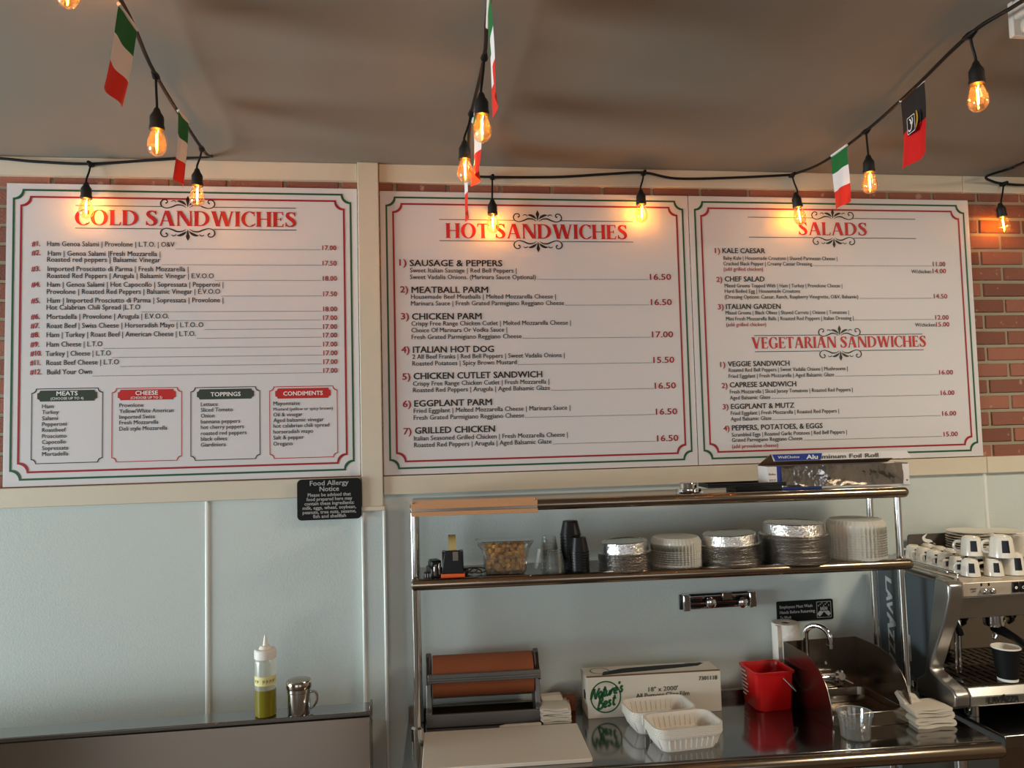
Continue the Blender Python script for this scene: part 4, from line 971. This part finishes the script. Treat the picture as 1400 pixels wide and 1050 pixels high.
# brush-script words, drawn stroke by stroke on a slanted baseline
SCR = {'N': [[(0, 0), (.15, .5), (.3, 1)], [(.3, 1), (.45, .4), (.6, 0)], [(.6, 0), (.75, .6), (.95, 1.05)]],
       'a': [[(.45, .5), (.25, .55), (.05, .3), (.15, .02), (.4, .2), (.5, .5)], [(.5, .5), (.5, .1), (.65, .08)]],
       't': [[(.25, .95), (.15, .4), (.2, .05), (.42, .1)], [(.0, .62), (.45, .68)]],
       'u': [[(.05, .5), (.05, .15), (.2, .02), (.42, .2), (.48, .5)], [(.48, .5), (.48, .1), (.62, .08)]],
       'r': [[(.05, .02), (.15, .5)], [(.12, .35), (.3, .55), (.42, .48)]],
       'e': [[(.05, .25), (.4, .35), (.35, .55), (.12, .5), (.05, .2), (.2, .02), (.45, .12)]],
       "'": [[(.12, 1.05), (.05, .8)]],
       's': [[(.4, .5), (.2, .55), (.15, .38), (.35, .2), (.2, .02), (.0, .1)]],
       'B': [[(.1, 0), (.25, 1)], [(.05, .95), (.45, 1.05), (.55, .8), (.3, .58), (.62, .45), (.6, .12), (.3, -.02), (.05, .08)]]}
def script(mb, s, T, x, z, h, slope, adv, wd):
    for ch in s:
        for st in SCR[ch]: ribbon(mb, [(x+a*h*.78+b*h*.14, z+b*h) for a, b in st], wd, T, 5)
        x += h*adv.get(ch, .43); z += h*adv.get(ch, .43)*slope
script(mb, "Nature's", FT, cx-.054, cz-.006, .0365, .20, {'N': .72, "'": .14, 'r': .34, 't': .34}, .0078)
script(mb, 'Best', FT, cx-.032, cz-.040, .037, .20, {'B': .58, 't': .4}, .0078)
mb.build('round_logo', 'ink_green', t, smooth=0)
mb = MB(); ring_shape(mb, cx, cz, r-.012, .001, FT)
for k in range(26):
    for off in (60, 245):
        a = math.radians(off+2.6*k); T = FT @ plane((cx+.0475*math.cos(a), cz+.0475*math.sin(a), 0), (-math.sin(a), math.cos(a), 0), (math.cos(a), math.sin(a), 0)); ribbon(mb, [(0, -.0014), (.0004, .0014)], .0008, T, 2)
mb.build('logo_ring', 'ink_grey', t, smooth=0)
mb = MB(); text(mb, '18" x 2000\'', plane((.222, -.0009, .083), (1, 0, 0), (0, 0, 1)), .0225, .107, .01); mb.build('carton_lettering', 'ink_darkgreen', t, smooth=0)
mb = MB(); text(mb, 'All Purpose Cling Film', plane((.176, -.0009, .063), (1, 0, 0), (0, 0, 1)), .0225, .195, .01); mb.build('carton_lettering', 'ink_darkgreen', t, smooth=0)
mb = MB(); text(mb, '7301118', plane((.408, -.0009, .113), (1, 0, 0), (0, 0, 1)), .02, .068, .02); mb.build('carton_lettering', 'ink_darkgreen', t, smooth=0)
mb = MB(); text(mb, '7301118', plane((.39, .095, Hh+.0016), (1, 0, 0), (0, 1, 0)), .016, .06, .02); mb.build('carton_lettering', 'ink_darkgreen', t, smooth=0)
mb = MB()
T = plane((.06, .07, Hh+.0016), (1, 0, 0), (0, 1, 0)); ring_shape(mb, 0, 0, .035, .003, T); mb.build('top_logo', 'plaque', t, smooth=0)

# clamshell stack: hinged two-bowl foam containers nested open
p0 = on(913, 1030); p1 = on(985, 1021); 
cpos = (at(908, 1000, Z=ZT)); rz_c = A+.02
def shell_bowl(mb, cx, cy, hx, hy, h, dx0, T=None):
    R = []
    for s, z, dx in ((.80, 0, .0), (.83, .006, 0), (.95, h*.82, 0), (1.0, h*.85, 0), (1.03, h, 0), (.98, h, 0), (.92, h*.84, 0), (.81, .01, 0), (.78, .006, 0)):
        ring = rrect(hx*s, hy*s, .03*s+.004, z, 7)
        R.append([Vector((q.x+cx, q.y+cy, q.z)) for q in ring])
    return mb.rings(R)
grp = 'foam clamshells nested in the stack'
ca = math.radians(0); 
fA, fB = at(913, 1028, Z=ZT), at(985, 1018, Z=ZT)      # front bottom edge of near bowl
def bowl_ribs(mb, cx, cy, hx, hy, h):
    for k in range(9):
        x = -hx*.62+hx*1.24*k/8
        for sy, sc in ((-1, .9), (1, .85)):
            mb.tube([(cx+x, cy+sy*hy*.82, .008), (cx+x*1.06, cy+sy*hy*.93, h*.8)], .0034, 6)
    for k in range(7):
        y = -hy*.6+hy*1.2*k/6
        for sx in (-1, 1): mb.tube([(cx+sx*hx*.82, cy+y, .008), (cx+sx*hx*.93, cy+y*1.06, h*.8)], .0034, 6)
hx, hy, hh = .114, .071, .05
cc = Vector((.852, -.364, ZT))
for k in range(6):
    lab = ['bottom foam clamshell of the open stack on the table', 'foam clamshell in the middle of the open nested stack', 'topmost open foam clamshell of the stack on the table'][0 if k == 0 else 2 if k == 5 else 1]
    pz = Vector((cc.x, cc.y, ZT+.0052*k))
    if k == 0:
        root = t = thing('foam_clamshell', lab, 'food container', pz, .07)
        mb = MB(); shell_bowl(mb, .008, -.078, hx, hy, hh, 0); bowl_ribs(mb, .008, -.078, hx, hy, hh); mb.build('tray', 'foam', t, smooth=40)
        mb = MB(); shell_bowl(mb, -.014, .077, hx, hy, hh, 0); bowl_ribs(mb, -.014, .077, hx, hy, hh); mb.build('lid', 'foam', t, smooth=40)
        mb = MB(); mb.box(-.1, .09, -.004, .006, hh-.010, hh-.006); mb.build('hinge', 'foam', t)
    else: t = dup(root, pz, .07, lab, grp if 0 < k < 5 else None)

# red bucket
bc = on(1051, 976)+Vector((.038, .085, 0))
t = thing('sanitizer_bucket', 'small square red sanitizer bucket left of the sink', 'bucket', bc, A+.06)
mb = MB(); R = [rrect(s*.92, s*.88, .021, z*.94, 6) for s, z in ((.070, 0), (.073, .004), (.080, .138), (.085, .139), (.086, .147), (.080, .148), (.077, .14), (.069, .006))]
mb.rings(R); mb.build('body', 'bucket_red', t)
mb = MB(); mb.tube(smooth_path([(.028, -.073, .115), (.042, -.078, .10), (.06, -.082, .08), (.077, -.066, .066), (.080, -.02, .085), (.077, .01, .117)], 5), .0018, 6); mb.build('bail_handle', 'ink_grey', t)
mb = MB()
for k, (sz, wd) in enumerate(((.011, .036), (.009, .045), (.007, .04), (.007, .05), (.007, .042), (.007, .046), (.007, .03))):
    zz = .118-.014*k; T = plane((-.0745+.0008*k, .052, zz), (0.0, -1, 0), (0.1, 0, 1)); mb.box(0, wd, 0, sz*.55, 0, .0004, T)
mb.build('side_print', 'ink_white', t, smooth=0)

# paper towel roll
p = at(1072, 857, Y=-.12); pt = W(1.40, -.058, ZT)
t = thing('paper_towel_roll', 'white paper towel roll standing behind the sink', 'paper towel', (at(1074, 857, Y=-.058).x, -.0575, ZT), A)
mb = MB(); mb.lathe([(.018, .262), (.05, .262), (.0515, .26), (.0515, .001), (.018, .001), (.018, .262)], seg=40, cap0=False, cap1=False); mb.build('roll', 'paper', t)
mb = MB(); mb.lathe([(.017, .258), (.0185, .258), (.0185, .002), (.017, .002), (.017, .258)], seg=24, cap0=False, cap1=False); mb.build('core', 'kraft', t)
mb = MB(); mb.rings([[Vector((-.035, -.039, z)), Vector((-.052, -.045, z)), Vector((-.056, -.02, z))] for z in (.004, .26)], close=False); mb.build('loose_sheet', 'paper', t)

# hand sink with side splashes
sL, sR = on(1141, 998), on(1254, 991); sw = (sR-sL).length; sd = .305
t = thing('hand_sink', 'stainless hand sink with curved side splashes on the work table', 'sink', sL+Vector((-.004, 0, 0)), .03)
def splash():
    P = [(0, 0), (sd, 0), (sd, .212), (.185, .212)]
    for k in range(1, 10): a = k/9*PI/2; P.append((.185-.185*math.sin(a), .212-.157*(1-math.cos(a))))
    return P
for x in (-.003, sw):
    mb = MB(); mb.prism(splash(), lambda u, v: Vector((x, u, v)), lambda u, v: Vector((x+.003, u, v))); mb.build('side_splash', 'steel_dark', t, bevel=.001)
mb = MB(); mb.box(0, sw, sd-.004, sd, 0, .212); mb.build('back_splash', 'steel_dark', t)
mb = MB(); mb.box(0, sw, -.002, .002, 0, .047); mb.box(0, sw, .0, .03, .044, .047); mb.box(0, .02, .03, sd-.06, .044, .047); mb.box(sw-.02, sw, .03, sd-.06, .044, .047); mb.box(0, sw, sd-.06, sd-.004, .044, .047); mb.build('deck', 'steel', t, bevel=.002)
mb = MB(); R = [[Vector((q.x+sw/2, q.y+.135, q.z)) for q in rrect(a, b, .03, z, 6)] for a, b, z in ((sw/2-.016, .107, .046), (sw/2-.022, .102, .02), (sw/2-.04, .085, .004))]; mb.rings(R, cap0=False); mb.build('basin', 'steel_dark', t)
fx_, fz_ = sw*.40, .075
mb = MB(); mb.tube([(fx_-.055, sd-.03, fz_), (fx_+.075, sd-.03, fz_)], .016, 14); mb.lathe([(.02, 0), (.024, .004), (.024, .02), (.016, .026)], (fx_-.045, sd-.03, fz_+.006), 18); fb = mb.build('faucet_body', 'chrome', t)
mb = MB(); gx = fx_-.045; pts = [(gx, sd-.03, fz_+.02), (gx, sd-.03, fz_+.10), (gx, sd-.03, fz_+.165)]
for k in range(1, 10): a = k/9*PI*1.02; pts.append((gx+.036*(1-math.cos(a))*.75, sd-.03-.036*(1-math.cos(a))*1.0, fz_+.165+.04*math.sin(a)))
pts += [(pts[-1][0], pts[-1][1], pts[-1][2]-.02)]
mb.tube(smooth_path(pts, 4), .0105, 14); mb.tube([pts[-1], Vector(pts[-1])+Vector((0, 0, -.012))], .0125, 14); mb.build('spout', 'chrome', t)
for dx, ang in ((.062, -.5), ):
    mb = MB(); T = Matrix.Translation((fx_+dx, sd-.055, fz_+.012)) @ Matrix.Rotation(PI/2-.3, 4, 'X')
    mb.lathe([(.01, 0), (.02, .008), (.021, .022), (.014, .03)], seg=18, ribs=(9, .05), T=T); h = mb.build('tap_handle', 'chrome', t)
    mb = MB(); mb.tube([(fx_+dx, sd-.075, fz_+.012), (fx_+dx+.035, sd-.095, fz_-.005)], [.006, .004], 8); mb.build('lever', 'chrome_post', h)
mb = MB(); mb.prism([(fx_-.075, fz_-.025), (fx_+.09, fz_-.025), (fx_+.08, fz_-.008), (fx_+.02, fz_+.004), (fx_-.03, fz_+.02), (fx_-.07, fz_+.004)], lambda u, v: Vector((u, sd-.065, v)), lambda u, v: Vector((u, sd-.02, v))); mb.build('faucet_base', 'chrome', t, bevel=.006)
mb = MB(); mb.box(sw*.72, sw*.72+.03, sd-.02, sd-.006, .056, .075); mb.build('overflow_plate', 'chrome_post', t, bevel=.002)

# clear deli cup
p = on(1181, 1015)
t = thing('deli_cup', 'clear plastic deli cup on the table in front of the sink', 'cup', p+Vector((0, .045, 0)), A)
mb = MB(); mb.lathe([(.0, .001), (.043, .001), (.046, .004), (.048, .043), (.049, .046), (.0545, .074), (.0575, .076), (.0575, .081), (.054, .0805), (.0535, .076), (.0475, .045), (.045, .006), (0, .004)], seg=44, cap0=False, cap1=False); mb.build('cup', 'clear_plastic', t)
# towel at the right
random.seed(21)
p = on(1281, 996)
t = fold_cloth('hand_towel', 'folded beige towel between the sink and the espresso machine', p+Vector((.002, .06, 0)), A+.06, .135, .11, .058, 2)
mb = MB(); rows = []
for k in range(7):
    v = k/6; rows.append([Vector((-.066+.004*v+u*(.10-.045*v)+.003*math.sin(u*8+k), .0+.05*v+.006*math.sin(u*9+k*1.3), .05+.042*v-u*.012)) for u in [j/6 for j in range(7)]] + [Vector((-.066+.004*v+u*(.10-.045*v), .022+.05*v, .042+.036*v-u*.012)) for u in [1-j/6 for j in range(7)]])
mb.rings(rows); mb.build('loose_fold', 'cloth', t, smooth=60)

# ================================================================== ESPRESSO CORNER
CT = thing('side_counter', 'lower stainless counter carrying the espresso machine, right edge', 'counter')
mb = MB(); mb.box(1.895, 3.2, -.59, -.02, .862, .899); mb.build('counter_top', 'steel_top', CT, bevel=.002)
mb = MB(); mb.box(1.9, 3.19, -.55, -.03, .02, .862); mb.build('cabinet', 'steel_dark', CT)
MX = 1.825; MF = -.475; ZM = 1.375; MW = .78
mc = thing('espresso_machine', 'silver and grey espresso machine at the right edge', 'coffee machine', (MX, 0, .9), -.02)
def P2(mb, poly, x0, x1): return mb.prism(poly, lambda u, v: Vector((x0, u, v-.9)), lambda u, v: Vector((x1, u, v-.9)))
# YZ profiles, y then height
side = [(-.045, .985), (-.31, .985), (-.335, 1.02), (-.385, 1.30), (-.40, 1.362), (-.05, 1.366), (-.045, 1.36)]
mb = MB(); P2(mb, side, .004, .03); mb.build('side_panel', 'machine_side', mc, bevel=.004)
frame_out = [(-.40, 1.378), (-.455, 1.374), (-.472, 1.36), (-.470, 1.318), (-.442, 1.24), (-.345, 1.05), (-.352, 1.038), (-.46, 1.008), (-.475, .99), (-.47, .955), (-.44, .938), (-.26, .938), (-.265, .99), (-.31, 1.02), (-.385, 1.31)]
mb = MB(); P2(mb, frame_out, 0, .055); mb.build('end_frame', 'machine_silver', mc, bevel=.008, seg=3)
mb = MB(); P2(mb, [(-.05, 1.36), (-.05, 1.372), (-.44, 1.374), (-.466, 1.366), (-.462, 1.318), (-.44, 1.318), (-.44, 1.34)], .057, MW); mb.build('control_fascia', 'machine_face', mc, bevel=.003)
mb = MB(); P2(mb, [(-.455, 1.317), (-.425, 1.235), (-.40, 1.235), (-.05, 1.235), (-.05, 1.317)], .057, MW); mb.build('group_housing', 'machine_silver', mc, bevel=.004)
mb = MB(); P2(mb, [(-.25, 1.235), (-.22, 1.235), (-.22, 1.0), (-.25, 1.0)], .05, MW); mb.build('back_panel', 'mirror_steel', mc)
mb = MB(); P2(mb, [(-.462, 1.003), (-.475, .985), (-.468, .952), (-.44, .94), (-.05, .94), (-.05, 1.0), (-.455, 1.012)], .057, MW); mb.build('drip_tray_front', 'machine_silver', mc, bevel=.003)
mb = MB()
for k in range(22): mb.box(.065+.032*k, .087+.032*k, -.445, -.25, .1125, .117)
for k in range(4): mb.box(.06, MW, -.445+.062*k, -.437+.062*k, .1125, .118)
mb.build('drip_grate', 'grate', mc)
for x in (.11, MW-.1):
    mb = MB(); mb.tube([(x, -.40, .0), (x, -.40, .042)], .024, 20); mb.build('foot', 'chrome_post', mc)
    mb = MB(); mb.tube([(x, -.10, .0), (x, -.10, .042)], .024, 20); mb.build('foot', 'chrome_post', mc)
# lettering and controls on the machine
def lavazza(mb, T, h, wd):
    # heavy slanted capitals with an oversized middle A
    tot = 7.3; kx = wd/tot; x = 0
    for i, ch in enumerate('LAVAZZA'):
        big = i == 3; cw_ = 1.25 if big else 1.0
        text(mb, ch, T @ Matrix.Translation((x*kx, 0, 0)), h*(1.75 if big else 1.3), kx*cw_*.96, .045, .12)
        x += cw_+.02
mb = MB(); lavazza(mb, plane((.115, -.4765, .062), (1, 0, 0), (0, -.05, 1)), .0235, .112); mb.build('front_lettering', 'ink_black', mc, smooth=0)
mb = MB(); lavazza(mb, plane((.0028, -.075, .43), (0, .06, -1), (0, 1, .06)) if False else plane((.0028, -.10, .425), (0, -.0, -1), (0, -1, 0)), .042, .33); mb.build('side_lettering', 'ink_grey', mc, smooth=0)
mb = MB(); mb.box(.001, .004, -.235, -.195, .14, .235); mb.build('rating_plate', 'ink_grey', mc, smooth=0)
for k, x in enumerate((.13, .158)):
    mb = MB(); T = Matrix.Translation((x, -.466, .437)) @ Matrix.Rotation(PI/2, 4, 'X'); mb.lathe([(.010, 0), (.011, .006), (.009, .016), (.006, .018)], seg=16, ribs=(8, .06), T=T); mb.build('knob', 'chrome_post', mc)
    mb = MB(); mb.box(x-.008, x-.003, -.4675, -.466, .453, .463); mb.build('indicator', 'black_plastic', mc)
for k in range(6):
    mb = MB(); mb.box(.24+.027*k, .262+.027*k, -.470, -.462, .426, .462); b_ = mb.build('button', 'black_plastic', mc, bevel=.002)
    mb = MB(); T = plane((.251+.027*k, -.4706, .443), (1, 0, 0), (0, 0, 1)); ring_shape(mb, 0, 0, .005, .0035 if k % 2 == 0 else .0018, T, 16); mb.build('icon', 'ink_white', b_, smooth=0)
mb = MB()      # two lines of print too small to read in the photo
for x0_, n_, zz in ((.085, 6, .443), (.089, 4, .435)):
    for k in range(n_): mb.box(x0_+.0036*k, x0_+.0036*k+.0026, -.4667, -.466, zz, zz+.004)
mb.build('fascia_lettering', 'plaque', mc, smooth=0)
mb = MB(); mb.lathe([(.004, 0), (.004, .002), (.001, .003)], seg=12, T=Matrix.Translation((.16, -.2505, .30)) @ Matrix.Rotation(PI/2, 4, 'X')); mb.build('pilot_lamp', 'led_red', mc)
for x in (.085, .10):
    mb = MB(); mb.tube(smooth_path([(x, -.36, .335), (x+.004, -.37, .30), (x+.006, -.365, .24), (x+.01, -.355, .13)], 5), .0055, 10); mb.build('steam_wand', 'chrome', mc)
mb = MB(); mb.tube(smooth_path([(.075, -.37, .335), (.085, -.385, .30), (.1, -.38, .27)], 4), .011, 10); mb.build('wand_grip', 'black_plastic', mc)
for x in (.27, .47):
    mb = MB(); mb.lathe([(.034, 0), (.036, .01), (.036, .05), (.03, .055)], (x, -.33, .28), 24); g_ = mb.build('group_head', 'chrome', mc)
    mb = MB(); mb.tube([(x, -.33, .275), (x+.01, -.42, .255), (x+.012, -.47, .235)], [.02, .012, .016], 12); mb.build('portafilter', 'black_plastic', mc)
    mb = MB(); mb.tube([(x, -.33, .28), (x, -.335, .25), (x-.012, -.34, .235)], [.012, .012, .006], 10); mb.build('spout', 'chrome', mc)
mb = MB()
for zz in (.0, .04, .08): mb.tube([(.045, -.44, .478+zz*.3), (.045, -.1, .478+zz*.3)], .0022, 6)
mb.tube(smooth_path([(.05, -.455, .474), (.045, -.452, .49), (.03, -.44, .502), (.02, -.1, .502)], 4), .0022, 6)
mb.tube([(.02, -.44, .502), (.02, -.06, .502)], .0022, 6); mb.build('cup_rail', 'chrome', mc)

p = at(1375, 930, Z=1.018)
def paper_cup(label, x, y, z, s=1.0):
    t = thing('paper_cup', label, 'cup', (x, y, z))
    mb = MB(); mb.lathe([(a*s, b*s) for a, b in [(.0, .004), (.027, .004), (.0275, .0), (.0285, .0), (.029, .008)]], seg=36, cap0=False, cap1=False); mb.build('base', 'paper_cup_white', t)
    mb = MB(); mb.lathe([(a*s, b*s) for a, b in [(.029, .008), (.040, .098)]], seg=36, cap0=False, cap1=False); mb.build('sleeve', 'paper_cup_black', t)
    mb = MB(); mb.lathe([(a*s, b*s) for a, b in [(.040, .098), (.0415, .099), (.0415, .103), (.0395, .103), (.0385, .099), (.028, .01), (0, .009)]], seg=36, cap0=False, cap1=False); mb.build('rim', 'paper_cup_white', t)
    return t
paper_cup('black paper cup with a white rim on the espresso drip tray', 2.05, -.43, 1.018, 1.12)

# cups, saucers, plaque on top of the machine
def cup(label, pos, rz, s=1.0, group='small white espresso cups in rows'):
    t = thing('espresso_cup', label, 'cup', pos, rz, group); t.scale = (1, 1, 1)
    mb = MB(); mb.lathe([(.030*s, .0), (.0315*s, .001*s), (.0312*s, .004*s), (.0265*s, .046*s), (.0235*s, .054*s), (.018*s, .056*s), (.017*s, .058*s), (.015*s, .056*s), (0, .0555*s)], seg=32, cap0=False); mb.build('body', 'porcelain', t)
    mb = MB(); mb.tube(smooth_path([(-.0275*s, 0, .042*s), (-.042*s, 0, .038*s), (-.047*s, 0, .026*s), (-.042*s, 0, .014*s), (-.031*s, 0, .012*s)], 5), .0042*s, 8); mb.build('handle', 'porcelain', t)
    mb = MB(); R = []
    for z in (.014*s, .046*s):
        r = (.0312-.0047*(z/s-.004)/.042)*s+.0006; R.append([Vector((r*math.cos(a), r*math.sin(a), z)) for a in [math.radians(-98+6*k) for k in range(7)]])
    mb.rings(R, close=False); mb.build('logo_patch', 'cup_patch', t)
    return t
zc = 1.3755
order = ['front', 'second', 'third', 'fourth', 'fifth', 'sixth']
base = None
ca = []
for k in range(6):
    x, y = 1.955+.004*k, -.400+.067*k
    lab = 'small cup in the left row on the machine, %s from the front' % order[k]
    rz = math.radians(-38+4*k)
    if base is None: base = cup(lab, (x, y, zc), rz, 1.02)
    else: dup(base, (x, y, zc), rz, lab)
for k in range(5):
    x, y = 2.042, -.325+.067*k
    dup(base, (x, y, zc), math.radians(-25), 'small cup in the second row on the machine, %s from the front' % order[k])
dup(base, (2.036, -.412, zc), math.radians(-30), 'small cup at the front edge of the machine, above the two knobs')
big = cup('large cup upside down on the espresso machine under another large cup', (2.115, -.405, zc), math.radians(-20), 1.32, 'large white cups stacked on the machine')
zb_ = .056
dup(big, (2.07, -.415, zc+.0635), math.radians(-30), 'large cup stacked second high above the machine buttons')
cup('large cup set on the small cups, left of the other large cups', (2.0, -.355, zc+.0635), math.radians(-35), 1.18, 'large white cups stacked on the machine') if True else dup(big, (0, 0, 0), 0, 'large cup set on the small cups, left of the other large cups')
dup(big, (2.13, -.30, zc), math.radians(-20), 'large cup standing behind the front pair on the machine')
dup(big, (2.205, -.39, zc), math.radians(-20), 'large cup at the right frame edge, lower of two')
dup(big, (2.185, -.385, zc+.058), math.radians(-20), 'large cup at the right frame edge, upper of two')
def saucer(label, pos, s, grp):
    t = thing('saucer', label, 'saucer', pos, 0, grp)
    mb = MB(); mb.lathe([(.0, .0), (.045*s, .0), (.05*s, .003), (.083*s, .012), (.0845*s, .0135), (.083*s, .0145), (.05*s, .0055), (0, .004)], seg=48, cap0=False, cap1=False); mb.build('plate', 'porcelain', t)
    return t
sx_, sy_ = 2.19, -.105
s0 = saucer('white saucer stacked behind the cups on the machine', (sx_, sy_, zc), 1.0, 'saucers in the tall stack')
for k in range(1, 11): 
    q = dup(s0, (sx_+random.uniform(-.001, .001), sy_, zc+.0098*k), 0, 'white saucer stacked behind the cups on the machine' if k < 10 else 'topmost saucer of the tall stack behind the cups')
    if k == 10: del q['group']
sx2 = sx_+.155
for k in range(10):
    q = dup(s0, (sx2, sy_+.03, zc+.0098*k), 0, 'white saucer in the shorter stack at the right edge' if k < 9 else 'topmost saucer of the shorter stack at the right edge', 'saucers in the shorter stack')
    if k == 9: del q['group']
pq = thing('coffee_plaque', 'dark grey plaque with a white steam swirl behind the cups', 'sign', (0, 0, 0))
a = at(1241, 731, Y=-.035); b = at(1303, 757, Y=-.035)
mb = MB(); rr_plate(mb, a.x, a.x+.33, zc-.005, a.z, -.038, -.03, .012); mb.build('plate', 'plaque', pq)
mb = MB(); cx, cz = at(1267, 746, Y=-.038).x, at(1267, 747, Y=-.038).z; T = plane((cx, -.0388, cz), (1, 0, 0), (0, 0, 1))
ribbon(mb, [(.004, .05), (-.012, .036), (-.004, .024), (.016, .02), (.022, .008), (.004, .0), (-.014, -.008), (-.006, -.024), (.004, -.036)], [.002, .012, .014, .012, .014, .012, .012, .012, .001], T)
ribbon(mb, [(.002, .012), (.016, .012), (.034, .008), (.03, -.006), (.01, -.012), (-.004, -.022), (.004, -.036)], [.002, .008, .009, .01, .01, .008, .001], T); mb.build('steam_swirl', 'ink_white', pq, smooth=0)
mb = MB(); text(mb, 'Coffee', plane((cx+.05, -.0388, cz+.012), (1, 0, 0), (0, 0, 1)), .02, .05, 0, .2); mb.build('lettering', 'cutter_grey', pq, smooth=0)

bpy.data.objects.remove(_fo); bpy.data.curves.remove(_fc)
